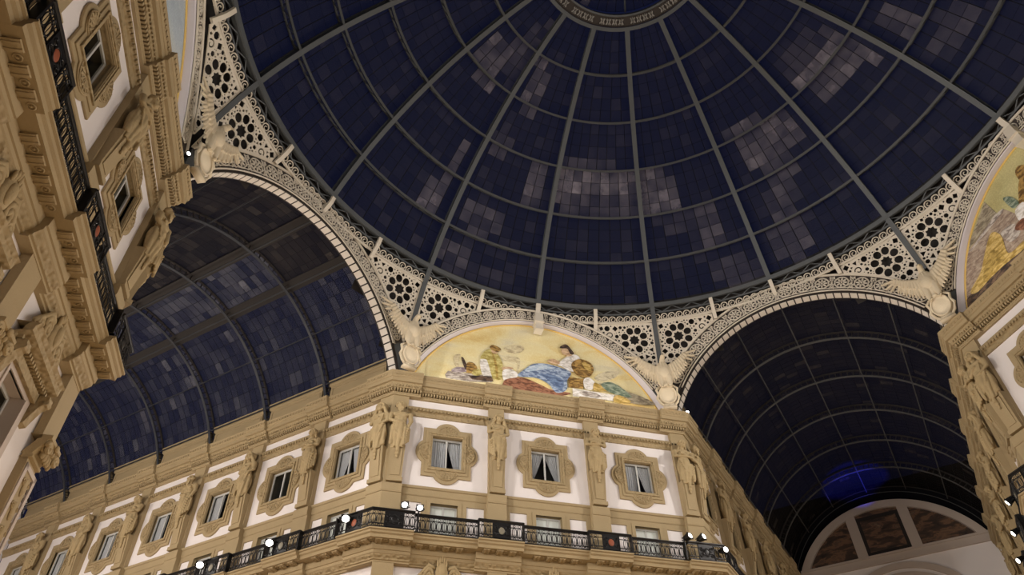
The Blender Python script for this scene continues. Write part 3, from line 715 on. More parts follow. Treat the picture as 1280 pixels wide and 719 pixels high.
for b in range(16):
    for r in range(6):
        n = NC[r]; s = REFLECTIONS.get('%d,%d' % (b, r)); cells = []; paleness = []; rowb = random.random()
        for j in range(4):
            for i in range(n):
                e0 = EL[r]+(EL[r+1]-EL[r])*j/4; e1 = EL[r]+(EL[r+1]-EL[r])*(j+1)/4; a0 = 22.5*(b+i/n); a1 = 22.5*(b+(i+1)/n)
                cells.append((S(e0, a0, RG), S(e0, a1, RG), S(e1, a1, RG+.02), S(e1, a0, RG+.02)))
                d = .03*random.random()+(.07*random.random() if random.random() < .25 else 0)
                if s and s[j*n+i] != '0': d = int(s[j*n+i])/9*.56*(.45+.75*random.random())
                paleness.append(d)
        o = panes('glazing_panel', cells, paleness, 'domepane', dome); o.matrix_basis = DI
def flange(mb, pts, side, w, t, inn):
    """pts on a curve; side: vectors across; inn: inward unit vectors; box section w x t"""
    path = []
    for p, s, n in zip(pts, side, inn):
        path.append([p-s*w/2, p+s*w/2, p+s*w/2-n*t, p-s*w/2-n*t])
    mb.strip(None, path)
for k in range(16):
    az = 22.5*k; a = radians(az); e0 = 19.3 if k % 2 == 1 else 28.6
    tv = Vector((-sin(a), cos(a), 0)); els = [e0+(76.3-e0)*i/30 for i in range(31)]
    mb = MB(); pts = [S(e, az, RS) for e in els]; inn = [-(S(e, az, 1)-Vector((0, 0, Z0))) for e in els]
    flange(mb, pts, [tv]*31, .30, .05, inn)
    flange(mb, [S(e, az, RS+.05) for e in els], [tv]*31, .06, .52, inn)
    flange(mb, [S(e, az, RS+.52) for e in els], [tv]*31, .22, .05, inn)
    for i in range(60):        # rivet plates / lattice along the web
        e = e0+(76-e0)*(i+.5)/60; p = S(e, az, RS+.3); q = S(e+.35, az, RS+.3)
        for sg in (-1, 1): mb.tube([S(e, az, RS+.08)+tv*sg*.05, S(e+.45, az, RS+.5)+tv*sg*.05], .03, 4)
    dbuild(mb, 'rib', 'domeiron')
for e in EL[1:6]:
    N = 160; mb = MB()
    for R_, w, t in ((RS+.02, .15, .05), (RS+.50, .12, .05)):
        path = []
        for i in range(N+1):
            az = 360*i/N; p = S(e, az, R_); q = S(e+.01, az, R_)-S(e, az, R_); q.normalize(); n = S(e, az, 1)-Vector((0, 0, Z0))
            path.append([p-q*w/2, p+q*w/2, p+q*w/2+n*t, p-q*w/2+n*t])
        mb.strip(None, path)
    for i in range(16*8):
        az = 360*i/128; mb.tube([S(e, az, RS+.04), S(e, az+1.4, RS+.5)], .028, 4); mb.tube([S(e, az+2.8, RS+.04), S(e, az+1.4, RS+.5)], .028, 4)
    dbuild(mb, 'hoop', 'hoopiron')
# ring beam at the foot of the dome
N = 192; mb = MB()
def ringband(mb, pr, N=192):
    rows = [[(r*cos(2*pi*i/N), r*sin(2*pi*i/N), z) for r, z in pr] for i in range(N+1)]; mb.grid(rows)
def se(e, R): return (R*cos(radians(e)), Z0+R*sin(radians(e)))
ringband(mb, [se(29.5, RS+.35), se(29.5, RS), se(28.85, RS-.02), se(28.75, RS+.06), se(28.75, RS+.35)])
ringband(mb, [se(28.1, RS+.5), se(28.1, RS+.25), se(27.85, RS+.25), se(27.85, RS+.5)])
for i in range(96):
    az = 360*i/96; mb.tube([S(28.8, az, RS+.2), S(28.0, az+1.9, RS+.3)], .04, 4); mb.tube([S(28.8, az+3.75, RS+.2), S(28.0, az+1.9, RS+.3)], .04, 4)
dbuild(mb, 'ring_beam', 'domeiron')
mb = MB(); ringband(mb, [se(30.2, RG+.05), se(29.0, RS+.62), se(27, RS+.75), se(25.6, RS+.8)]); dbuild(mb, 'drum_lining', 'drum')
# oculus ring and little lantern
mb = MB(); ringband(mb, [se(76.0, RS+.2), se(75.9, RS-.03), se(76.5, RS-.03), se(76.5, RS+.05)], 96); ringband(mb, [se(78.2, RS+.05), se(78.2, RS-.02), se(78.5, RS-.02), se(78.5, RS+.3)], 96); dbuild(mb, 'oculus_ring', 'domeiron')
mb = MB(); ringband(mb, [se(76.5, RS+.12), se(78.2, RS+.12)], 96); dbuild(mb, 'oculus_frieze', 'darkiron')
mb = MB()
for dz in (-.5, .5):
    mb.tube([S(77.35+dz*(1 if t else -1)*.9, q, RS+.08) for t, q in ((0, -1.5), (1, 0), (0, 1.5))], .055, 4)
OCO = mb.mesh('oculus_ornament', M['oculus'])
for k in range(16):
    for j in range(4): link('oculus_ornament', OCO, dome, DI @ RZ(22.5*k+4.2+4.6*j))
cells = []; paleness = []
for b in range(16):
    for j in range(3):
        for i in range(3):
            e0, e1 = 78.4+3.6*j, 78.4+3.6*(j+1); a0, a1 = 22.5*(b+i/3), 22.5*(b+(i+1)/3)
            cells.append((S(e0, a0, RG+.3), S(e0, a1, RG+.3), S(e1, a1, RG+.3), S(e1, a0, RG+.3))); paleness.append(.35 if (b in (4,) and i == 1 and j < 2) else .03*random.random())
o = panes('lantern_glazing', cells, paleness, 'domepane', dome); o.matrix_basis = DI
mb = MB()
for k in range(8): mb.tube([S(78.4+1.1*i, 45*k+22.5, RS+.7) for i in range(11)], .06, 4)
dbuild(mb, 'lantern_rib', 'domeiron')

# ------------------------------------------------------------------ arches round the octagon
ROS = MB()
ROS.tube([(.40*cos(2*pi*k/24), -.03, .40*sin(2*pi*k/24)) for k in range(24)], .045, 5, True)
for k in range(8):
    a = 2*pi*k/8; ROS.ell((.22*cos(a), -.04, .22*sin(a)), (.135, .04, .065), Matrix.Rotation(-a, 3, 'Y'), 1)
ROS.ell((0, -.05, 0), (.07, .05, .07))
ROS = ROS.mesh('rosette', M['cream'], True)
LACE = MB()          # scroll filling between two rosettes
for sg in (-1, 1):
    LACE.tube(spiral(.0, sg*.27, -.03, .19, 1.4, sg, 14), .036, 4); LACE.tube([(-.14, -.03, sg*.5), (0, -.03, sg*.05), (.14, -.03, sg*.5)], .034, 4)
LACE.ell((0, -.03, 0), (.07, .03, .11))
for sg in (-1, 1):
    for q in (-1, 1): LACE.ell((sg*.17, -.03, q*.12), (.05, .03, .07)); LACE.ell((sg*.12, -.03, q*.42), (.06, .03, .05))
LACE = LACE.mesh('scroll_filling', M['cream'])
def arcpts(c, r, a0, a1, n): return [(r*cos(a0+(a1-a0)*k/n), c+r*sin(a0+(a1-a0)*k/n)) for k in range(n+1)]
def arch(key, kind, place, nros=17):
    Fm = F[key]
    if kind == 'wall': off = .95; co, ro, ci, ri = 24.48, 10.2, 24.92, 8.84; uc = 8.73
    else: off = 0.; co, ro, ci, ri = 25.07, 9.76, 24.86, 8.72; uc = 8.25
    e = empty('ornamental_arch', Fm @ T(0, off, 30.0), 'brown arch band of cream rosettes '+place, 'arch', 'rosette arches round the octagon')
    I = T(0, 0, -30.0)
    a0 = math.acos(uc/ro)
    def two(a): return ((ro*cos(a), co+ro*sin(a)), (ri*cos(a), ci+ri*sin(a)))
    n = 72; angs = [a0+(pi-2*a0)*k/n for k in range(n+1)]
    mb = MB()
    mb.strip(None, [[(two(a)[1][0], 0, two(a)[1][1]), (two(a)[0][0], 0, two(a)[0][1]), (two(a)[0][0], .3, two(a)[0][1]), (two(a)[1][0], .3, two(a)[1][1])] for a in angs])
    mb.build('band', M['bandback'], e, mw=I)
    mb = MB(); mb.tube([(two(a)[0][0], -.04, two(a)[0][1]) for a in angs], .085, 6); mb.build('outer_rim', M['cream'], e, True, I)
    mb = MB(); mb.tube([(two(a)[1][0], -.03, two(a)[1][1]+.03) for a in angs], .05, 6); mb.tube([(two(a)[1][0]*1.022, -.03, ci+(two(a)[1][1]-ci)*1.022) for a in angs], .03, 5); mb.build('inner_rim', M['cream'], e, True, I)
    def place_at(t):
        a = a0+(pi-2*a0)*t; p, q = two(a); return Vector(((p[0]+q[0])/2, 0, (p[1]+q[1])/2)), a, sqrt((p[0]-q[0])**2+(p[1]-q[1])**2)
    for k in range(nros):
        p, a, w = place_at((k+.5)/nros); s = w/1.15
        link('rosette', ROS, e, I @ T(p.x, 0, p.z) @ Matrix.Rotation(-a, 4, 'Y') @ Matrix.Scale(min(1., s), 4))
    for k in range(1, nros):
        p, a, w = place_at(k/nros); link('scroll_filling', LACE, e, I @ T(p.x, 0, p.z) @ Matrix.Rotation(-(a-pi/2), 4, 'Y') @ Matrix.Scale(w/1.3, 4))
    # dark piers beneath the band
    for sg in (-1, 1):
        mb = MB(); zt = two(a0)[0][1]; ai = math.asin((ZC-ci)/ri)
        poly = [(sg*(uc+.0), zt)]+[(sg*two(a0+(ai-a0)*k/8)[1][0], two(a0+(ai-a0)*k/8)[1][1]) for k in range(9)]+[(sg*(uc+.0), ZC)]
        mb.prism(poly, 'y', .02, .3); mb.build('arch_pier', M['domeiron'], e, mw=I)
    return e, two, a0
EI = {}
for key, kind, pl in (('C', 'wall', 'over the middle mosaic'), ('LL', 'wall', 'over the mosaic at the left edge'), ('RR', 'wall', 'over the mosaic at the right edge')):
    EI[key] = arch(key, kind, pl)
F['gL'] = RZ(45) @ T(0, 20.6, 0); F['gR'] = RZ(-45) @ T(0, 20.6, 0)
EI['gL'] = arch('gL', 'gal', 'at the mouth of the left gallery', 16); EI['gR'] = arch('gR', 'gal', 'at the mouth of the right gallery', 16)
# chequered soffits of the gallery arches
for key in ('gL', 'gR'):
    e = EI[key][0]; I = T(0, 0, -30.0); c, r = 24.86, 8.62; a0 = math.asin((ZC-c)/r)
    mb = MB(); n = 64
    rows = []
    for k in range(n+1):
        a = a0+(pi-2*a0)*k/n; rows.append([(x*cos(a), y, c+x*sin(a)) for x, y in ((8.80, 0), (8.58, 0), (8.55, .12), (8.55, .62), (8.8, .62))])
    mb.grid(rows); mb.build('soffit', M['darkiron'], e, mw=I)
    mb = MB(); nb = 46
    for k in range(nb):
        b0 = a0+(pi-2*a0)*(k+.09)/nb; b1 = a0+(pi-2*a0)*(k+.91)/nb
        mb.strip(None, [[(x*cos(a), y, c+x*sin(a)) for x, y in ((8.53, .05), (8.53, .52), (8.62, .52), (8.62, .05))] for a in (b0, (b0+b1)/2, b1)])
    mb.build('white_block_course', M['white'], e, mw=I)
# mosaic lunettes
def mosaic_mat(name, cols, scale=1.0, horiz=True):
    m = bpy.data.materials.new(name); m.use_nodes = True; nt = m.node_tree; b = nt.nodes['Principled BSDF']; b.inputs['Roughness'].default_value = .45
    tc = nt.nodes.new('ShaderNodeTexCoord'); n = nt.nodes.new('ShaderNodeTexNoise'); n.inputs['Scale'].default_value = .45*scale; n.inputs['Detail'].default_value = 7; n.inputs['Distortion'].default_value = .6
    mp = nt.nodes.new('ShaderNodeMapping'); mp.inputs['Scale'].default_value = (.6, 1, 1.6)
    nt.links.new(tc.outputs['Object'], mp.inputs[0]); nt.links.new(mp.outputs[0], n.inputs['Vector'])
    cr = nt.nodes.new('ShaderNodeValToRGB'); cr.color_ramp.elements.remove(cr.color_ramp.elements[0])
    for i, (p, c) in enumerate(cols):
        el = cr.color_ramp.elements[0] if i == 0 else cr.color_ramp.elements.new(p)
        el.position = p; el.color = (*c, 1)
    nt.links.new(n.outputs['Fac'], cr.inputs[0])
    v = nt.nodes.new('ShaderNodeTexVoronoi'); v.inputs['Scale'].default_value = 14; nt.links.new(tc.outputs['Object'], v.inputs['Vector'])
    mx = nt.nodes.new('ShaderNodeMix'); mx.data_type = 'RGBA'; mx.blend_type = 'OVERLAY'; mx.inputs[0].default_value = .16
    nt.links.new(cr.outputs[0], mx.inputs[6]); nt.links.new(v.outputs['Distance'], mx.inputs[7]); nt.links.new(mx.outputs[2], b.inputs['Base Color']); return m
M['mosaicC'] = mosaic_mat('mosaic_golden_sky', [(.30, (.66, .46, .17)), (.42, (.74, .60, .28)), (.52, (.78, .68, .38)), (.62, (.74, .66, .42)), (.72, (.60, .56, .42))])
M['mosaicR'] = mosaic_mat('mosaic_olive_sky', [(.30, (.40, .34, .15)), (.5, (.50, .46, .22)), (.7, (.58, .52, .26))])
M['mosaicL'] = mosaic_mat('mosaic_blue_sky', [(.30, (.34, .42, .50)), (.55, (.45, .52, .58)), (.7, (.56, .58, .56))])
def flatmat(n, a, b, sc=2.): return mosaic_mat('mosaic_'+n, [(.34, tuple(x*.7 for x in a)), (.45, a), (.55, b), (.66, tuple(min(.8, x*1.15) for x in b))], sc*4.5)
TM = {'ochre': flatmat('ochre', (.40, .32, .09), (.55, .48, .20)), 'brown': flatmat('brown', (.16, .09, .03), (.40, .25, .08)), 'blue': flatmat('blue', (.13, .18, .30), (.34, .41, .52)), 'white': flatmat('white', (.60, .56, .50), (.78, .74, .70)),
      'red': flatmat('red', (.15, .06, .035), (.30, .14, .085)), 'stone': flatmat('grey', (.30, .25, .22), (.52, .47, .42)), 'green': flatmat('green', (.12, .17, .12), (.30, .34, .26)), 'skin': flatmat('skin', (.50, .33, .20), (.62, .44, .28)), 'dark': flatmat('dark', (.05, .035, .03), (.14, .09, .06)), 'gold': flatmat('gold', (.42, .28, .07), (.58, .42, .16)), 'haze': flatmat('haze', (.54, .45, .28), (.64, .56, .36)), 'wall': flatmat('wall', (.30, .22, .17), (.40, .32, .25)), 'stonehaze': flatmat('stonehaze', (.54, .47, .32), (.62, .55, .38)), 'purple': flatmat('purple', (.26, .20, .22), (.42, .36, .36)), 'brownochre': flatmat('brownochre', (.30, .20, .05), (.46, .32, .10)), 'paleblue': flatmat('paleblue', (.38, .48, .60), (.50, .56, .62)), 'deepblue': flatmat('deepblue', (.09, .13, .24), (.17, .24, .37)), 'greybrown': flatmat('greybrown', (.24, .20, .14), (.38, .33, .24))}
def smooth_poly(pts, n=5):
    out = []; m = len(pts)
    for i in range(m):
        p0, p1, p2, p3 = pts[(i-1) % m], pts[i], pts[(i+1) % m], pts[(i+2) % m]
        for k in range(n):
            t = k/n
            out.append(tuple(.5*((2*p1[j])+(-p0[j]+p2[j])*t+(2*p0[j]-5*p1[j]+4*p2[j]-p3[j])*t*t+(-p0[j]+3*p1[j]-3*p2[j]+p3[j])*t**3) for j in (0, 1)))
    return out
def mosaic(key, mt, label, shapes):
    Fm = F[key]; e = empty('lunette_mosaic', Fm @ T(0, 1.38, ZC), label, 'mosaic', 'lunette mosaics'); I = T(0, 0, -ZC)
    c, r = 25.22, 8.42; a0 = math.asin((ZC-.02-c)/r); n = 60
    mb = MB(); mb.prism([(r*cos(a0+(pi-2*a0)*k/n), c+r*sin(a0+(pi-2*a0)*k/n)) for k in range(n+1)], 'y', 0, .1); mb.build('mosaic_field', M[mt], e, mw=I)
    mb = MB(); ci, ri = 24.92, 8.80; ai = math.asin((ZC-.02-ci)/ri)      # pale splayed soffit
    rows = []
    for k in range(n+1):
        t = k/n; a, b = ai+(pi-2*ai)*t, a0+(pi-2*a0)*t
        rows.append([(ri*cos(a), -.42, ci+ri*sin(a)), (ri*cos(a)*.996, -.36, ci+ri*sin(a)*.996), ((r+.06)*cos(b), -.03, c+(r+.06)*sin(b))])
    mb.grid(rows); mb.build('soffit', M['soffit'], e, mw=I)
    mb = MB(); mb.tube([((r+.0)*cos(a0+(pi-2*a0)*k/n), -.03, c+(r+.0)*sin(a0+(pi-2*a0)*k/n)) for k in range(n+1)], .055, 6); mb.build('gilt_edge', M['gold'], e, mw=I)
    for j, (nm, col, pts, sm) in enumerate(shapes):
        pl = smooth_poly(pts) if sm else pts
        me = filled([(x, z) for x, z in pl], [], .012, 0, TM[col]); link(nm, me, e, T(0, -.012-.004*j, 0) @ I)
    return e
# generic allegory-like picture: resting figure in blue, standing figure in ochre, still life, foliage
SHC = [('ground_slab', 'stone', [(-5.95, 28.63), (-5.78, 28.93), (-4.78, 28.95), (-3.08, 29.03), (-3.01, 28.54), (-4.51, 28.35), (-5.87, 28.38)], False),
 ('bare_tree', 'haze', [(-2.36, 30.59), (-1.97, 30.79), (-1.21, 30.73), (-1.33, 29.66), (-1.46, 29.64), (-1.41, 30.36), (-2.23, 30.37)], True),
 ('smoke_cloud', 'haze', [(-2.22, 31.44), (-1.35, 31.86), (-0.88, 31.62), (-1.36, 31.11), (-2.03, 31.14)], True),
 ('soft_cloud', 'stonehaze', [(3.82, 30.17), (4.62, 30.75), (5.58, 30.92), (5.13, 30.29), (4.16, 29.9)], True),
 ('far_figure', 'haze', [(-5.51, 29.99), (-5.27, 30.31), (-5.05, 30.32), (-5.1, 30.07), (-5.11, 29.44), (-5.29, 29.32)], True),
 ('basket', 'brown', [(-4.69, 29.12), (-4.61, 29.76), (-4.23, 29.83), (-3.97, 29.49), (-4.09, 29.08), (-4.59, 28.99)], True),
 ('purple_cloth', 'purple', [(-5.59, 28.96), (-5.29, 29.28), (-4.79, 29.34), (-4.66, 29.05), (-5.15, 28.92)], True),
 ('dark_jar', 'dark', [(-5.0, 30.05), (-4.85, 30.08), (-4.64, 29.52), (-4.73, 29.23)], True),
 ('pale_bowl', 'ochre', [(-4.22, 29.21), (-3.78, 29.41), (-3.59, 29.25), (-3.9, 28.88), (-4.28, 28.93)], True),
 ('white_skirt', 'white', [(-3.79, 30.16), (-3.34, 30.24), (-3.04, 28.96), (-3.46, 28.81), (-3.71, 29.23)], True),
 ('ochre_robe', 'ochre', [(-3.79, 30.24), (-3.54, 30.85), (-3.15, 31.09), (-2.63, 30.78), (-2.3, 29.8), (-2.38, 28.93), (-2.95, 28.82), (-3.24, 29.78), (-3.41, 30.23)], True),
 ('robe_fold', 'brownochre', [(-3.05, 30.78), (-2.95, 30.8), (-2.69, 29.88), (-2.63, 28.96), (-2.76, 28.93), (-2.85, 29.85)], True),
 ('face', 'skin', [(-3.05, 31.07), (-2.66, 31.02), (-2.76, 30.8), (-3.02, 30.85)], True),
 ('hat', 'brown', [(-3.18, 31.33), (-2.95, 31.5), (-2.46, 31.27), (-2.69, 30.97), (-3.09, 31.1)], True),
 ('forearm', 'skin', [(-2.4, 29.78), (-1.98, 29.9), (-1.65, 29.84), (-2.24, 29.57)], True),
 ('pale_bundle', 'white', [(-2.34, 29.55), (-1.79, 29.74), (-1.34, 29.34), (-1.99, 28.84), (-2.31, 28.86)], True),
 ('dark_base', 'dark', [(-4.52, 28.77), (-3.08, 28.95), (-2.95, 28.59), (-4.27, 28.51)], False),
 ('red_drapery', 'red', [(-2.26, 28.76), (-1.74, 29.06), (-0.96, 29.2), (-0.02, 28.9), (0.84, 28.59), (2.06, 28.54), (0.81, 28.08), (-0.9, 28.19), (-2.26, 28.16)], True),
 ('basket_stand', 'brown', [(1.98, 29.83), (3.06, 29.81), (2.9, 29.05), (1.92, 28.98)], False),
 ('blue_robe', 'blue', [(-1.39, 29.28), (-0.85, 29.96), (-0.3, 30.43), (0.6, 30.6), (1.66, 30.42), (2.19, 30.14), (1.87, 29.5), (1.77, 28.75), (1.09, 28.43), (0.6, 29.01), (-0.17, 29.34)], True),
 ('robe_light', 'paleblue', [(-0.95, 29.73), (-0.31, 30.33), (0.5, 30.48), (0.94, 30.29), (0.21, 30.05), (-0.5, 29.81)], True),
 ('robe_shade', 'deepblue', [(-0.07, 29.68), (0.91, 29.75), (1.6, 29.45), (1.46, 28.7), (0.95, 28.92), (0.53, 29.36)], True),
 ('white_bodice', 'white', [(1.32, 30.68), (1.91, 31.4), (2.4, 31.72), (2.85, 31.58), (2.8, 30.96), (2.29, 30.26), (1.58, 30.57)], True),
 ('bare_arm', 'skin', [(0.62, 30.83), (0.98, 31.08), (1.43, 30.92), (1.37, 30.69), (0.96, 30.67)], True),
 ('neck', 'skin', [(1.9, 31.79), (2.23, 31.97), (2.39, 31.66), (2.01, 31.48)], True),
 ('head', 'skin', [(1.63, 31.97), (1.98, 32.28), (2.19, 31.96), (1.93, 31.59), (1.7, 31.64)], True),
 ('dark_hair', 'dark', [(1.55, 32.18), (1.99, 32.49), (2.34, 32.1), (2.5, 31.79), (2.26, 31.69), (2.06, 32.11), (1.68, 32.07)], True),
 ('brown_shawl', 'brown', [(2.24, 30.85), (2.83, 31.39), (3.56, 31.23), (3.75, 30.59), (3.26, 29.96), (2.54, 30.04)], True),
 ('shawl_light', 'gold', [(2.99, 31.11), (3.45, 31.08), (3.59, 30.56), (3.22, 30.6)], True),
 ('stone_block', 'white', [(2.18, 28.92), (4.96, 28.88), (5.17, 28.4), (2.13, 28.3)], False),
 ('block_hollow', 'stone', [(2.6, 28.69), (3.15, 28.83), (3.94, 28.71), (3.83, 28.51), (2.94, 28.49)], True),
 ('silver_urn', 'white', [(2.96, 29.69), (3.35, 29.97), (3.72, 29.61), (3.49, 29.05), (3.03, 29.02)], True),
 ('gold_fruit', 'gold', [(3.68, 29.6), (4.12, 29.47), (4.44, 29.11), (3.61, 28.99)], True),
 ('ground_shadow', 'greybrown', [(5.56, 29.3), (7.16, 28.94), (7.66, 28.56), (6.17, 28.41), (4.93, 28.67)], True),
 ('grey_green_leaves', 'green', [(4.18, 29.61), (4.89, 29.84), (5.66, 29.42), (6.14, 28.87), (5.14, 28.91), (4.36, 29.2)], True),
 ('ochre_grass', 'gold', [(4.89, 28.66), (5.32, 28.89), (6.04, 28.5), (4.97, 28.27)], True)]
mosaic('C', 'mosaicC', 'golden lunette mosaic with a resting figure in blue and a standing figure in ochre', SHC)
SHR = [('temple_wall', 'wall', [(-6.14, 31.06), (-3.49, 31.47), (-3.1, 31.4), (-2.76, 30.62), (-2.42, 28.56), (-3.91, 26.41), (-8.36, 28.17)], False),
 ('tower_shade', 'greybrown', [(-3.66, 32.63), (-3.49, 31.47), (-5.62, 31.18), (-6.18, 31.1)], False),
 ('wall_edge', 'stone', [(-3.65, 31.48), (-3.1, 31.4), (-3.11, 31.25), (-5.8, 30.92), (-6.05, 30.96)], False),
 ('brown_robe', 'brown', [(-1.69, 31.77), (-1.08, 31.57), (-0.69, 30.3), (-2.04, 28.35), (-2.63, 29.83)], True),
 ('dark_head', 'brown', [(-1.47, 32.42), (-1.15, 32.61), (-0.84, 32.24), (-1.09, 31.65), (-1.5, 31.82)], True),
 ('white_robe', 'white', [(-2.64, 30.7), (-1.99, 30.63), (-2.12, 29.25), (-2.49, 29.25), (-2.79, 30.01)], True),
 ('grey_cloth', 'stone', [(-3.93, 30.32), (-3.14, 30.2), (-3.09, 29.5), (-3.79, 29.47)], True),
 ('red_cloth', 'red', [(-3.15, 29.95), (-2.54, 29.98), (-2.49, 29.25), (-3.13, 29.65)], True),
 ('leaf_sprig', 'green', [(-2.77, 31.81), (-2.4, 31.57), (-2.25, 30.89), (-2.66, 30.9)], True),
 ('dark_ground', 'dark', [(-7.81, 28.68), (-6.57, 28.95), (-5.42, 28.85), (-3.48, 28.6), (-2.58, 28.33), (-3.76, 26.64), (-7.93, 28.18)], True),
 ('tawny_animal', 'gold', [(-5.14, 30.23), (-4.33, 30.77), (-3.99, 30.18), (-4.21, 29.05), (-3.17, 28.93), (-3.22, 28.58), (-4.65, 28.69), (-5.7, 28.72), (-6.78, 28.64), (-7.14, 28.98), (-6.03, 29.45)], True),
 ('animal_shade', 'brownochre', [(-5.08, 29.96), (-4.64, 29.71), (-4.54, 28.98), (-5.34, 28.97), (-6.16, 28.96)], True)]
mosaic('RR', 'mosaicR', 'lunette mosaic with brown buildings and a tawny animal, at the right edge', SHR)
mosaic('LL', 'mosaicL', 'sliver of pale blue lunette mosaic at the top left', [])

# ------------------------------------------------------------------ pierced spandrels, scroll frieze and brackets on the pendentives
def to_sphere(x, z, el0, az0, R):   # tangent coordinates in metres -> sphere
    return S(el0+degrees(z/RS), az0+degrees(x/(RS*cos(radians(el0)))), R)
def inside(p, poly):
    x, y = p; c = False; n = len(poly)
    for i in range(n):
        x1, y1 = poly[i]; x2, y2 = poly[(i+1) % n]
        if (y1 > y) != (y2 > y) and x < (x2-x1)*(y-y1)/(y2-y1)+x1: c = not c
    return c
def seg_d(p, poly):
    d = 9.; n = len(poly)
    for i in range(n):
        a, b = Vector(poly[i]), Vector(poly[(i+1) % n]); ab = b-a; t = max(0, min(1, (Vector(p)-a).dot(ab)/max(1e-9, ab.length_squared))); d = min(d, (a+ab*t-Vector(p)).length)
    return d
EL0, DA = 23.35, 4.0
def spandrel_poly(kind):
    """boundary in tangent metres about the star centre; +x points from the corner rib towards the middle of the face"""
    k = RS*cos(radians(EL0)); pts = []
    d, co, ro = (20.42, 24.48, 10.2) if kind == 'wall' else (20.6, 25.07, 9.76)
    for i in range(60):
        a = math.acos((8.9 if kind == 'wall' else 8.4)/ro)+.95*i/59; u = ro*cos(a); z = co+ro*sin(a)+.06
        if u < 0: break
        azf = degrees(atan2(u, d)); r = sqrt(u*u+d*d); el = degrees(atan2(z-Z0, r))
        x = radians(22.5-azf-DA)*k; y = radians(el-EL0)*RS
        if y > radians(26.15-EL0)*RS or x > radians(11.0-DA)*k: break
        if x > -radians(DA-.45)*k: pts.append((x, y))
    top = radians(26.15-EL0)*RS
    x1 = pts[-1][0]; y1 = pts[-1][1]
    if y1 < top-.02: pts.append((x1+.01, top))
    left = -radians(DA-.42)*k
    pts.append((left, top)); pts.append((left, pts[0][1]+.1))
    return pts
def spandrel(kind):
    poly = spandrel_poly(kind); holes = []
    occ = []        # (x,y,r)
    def add(pl, c, r): holes.append(pl); occ.append((c[0], c[1], r))
    star = [((.37 if k % 2 == 0 else .27)*cos(pi*k/8), (.37 if k % 2 == 0 else .27)*sin(pi*k/8)) for k in range(16)]
    add(star, (0, 0), .38)
    for k in range(8):
        a = 2*pi*(k+.5)/8; c = (.70*cos(a), .70*sin(a))
        pl = []
        for q in range(14):
            b = 2*pi*q/14; rr = .232*(1.0 if cos(b) > -.4 else .86+.34*(-cos(b)))
            pl.append((c[0]+rr*cos(b+a), c[1]+rr*sin(b+a)))
        if all(inside(p, poly) for p in pl): add(pl, c, .235)
    for k in range(16):
        a = 2*pi*k/16; c = (1.03*cos(a), 1.03*sin(a)); r = .075 if k % 2 == 0 else .055
        if inside(c, poly) and seg_d(c, poly) > r+.035: add([(c[0]+r*cos(2*pi*q/8), c[1]+r*sin(2*pi*q/8)) for q in range(8)], c, r)
    for k in range(8):
        a = 2*pi*k/8; c = (.475*cos(a), .475*sin(a)); r = .05
        add([(c[0]+r*cos(2*pi*q/3+a+pi), c[1]+r*sin(2*pi*q/3+a+pi)) for q in range(3)], c, .05)
    rnd = random.Random(3 if kind == 'wall' else 5)
    # spiral slots in the narrow tail
    for (cx, cy, r) in ((1.62, .38, .26), (2.2, .44, .20)):
        pl0 = [(cx+(r*(1-.6*q/18))*cos(2*pi*1.15*q/18), cy+(r*(1-.6*q/18))*sin(2*pi*1.15*q/18)) for q in range(19)]
        pl1 = [(cx+(r*(1-.6*q/18)-.075)*cos(2*pi*1.15*q/18), cy+(r*(1-.6*q/18)-.075)*sin(2*pi*1.15*q/18)) for q in range(16)]
        pl = pl0[:16]+pl1[::-1]
        if all(inside(p, poly) and seg_d(p, poly) > .03 for p in pl0): add(pl, (cx, cy), r+.02)
    xs = [p[0] for p in poly]; ys = [p[1] for p in poly]
    for r in (.20, .17, .14, .12, .10, .08, .06, .045, .032):
        for _ in range(1300):
            c = (rnd.uniform(min(xs), max(xs)), rnd.uniform(min(ys), max(ys)))
            if not inside(c, poly) or seg_d(c, poly) < r+.035: continue
            if any((c[0]-o[0])**2+(c[1]-o[1])**2 < (r+o[2]+.026)**2 for o in occ): continue
            n = rnd.choice((3, 4, 7)); a0 = rnd.uniform(0, 6.28)
            add([(c[0]+r*cos(2*pi*q/n+a0), c[1]+r*sin(2*pi*q/n+a0)) for q in range(n)], c, r*.92)
    me = filled(poly, holes, .05, 0, M['cream'])
    return me, poly
def wrap(me, az, sgn, dR=0.):
    m2 = me.copy()
    for v in m2.vertices:
        p = to_sphere(sgn*v.co.x, v.co.z, EL0, az, RS+.18+dR+v.co.y); v.co = p
    if sgn < 0: m2.flip_normals()
    return m2
SP = {k: spandrel(k)[0] for k in ('wall', 'gal')}
names = {22.5: 'right corner rib', 67.5: 'middle-right corner rib', 112.5: 'middle-left corner rib', 157.5: 'left corner rib', 202.5: 'far left rib', -22.5: 'far right rib'}
for az in (22.5, 67.5, 112.5, 157.5):
    for sgn in (1, -1):
        # +1: towards larger azimuth
        face = (az+22.5*sgn) % 90; kind = 'wall' if abs(face) < 1 or abs(face-90) < 1 else 'gal'
        me = wrap(SP[kind], az+sgn*DA, sgn); me.name = 'spandrel'
        o = link('pierced_spandrel', me); o.data.transform(T(*(-S(EL0, az+sgn*DA, RS)))); o.location = S(EL0, az+sgn*DA, RS)
        tag(o, 'cream pierced star panel on the %s side of the %s' % ('mosaic' if kind == 'wall' else 'gallery', names[az]), 'panel', 'pierced star panels under the dome')
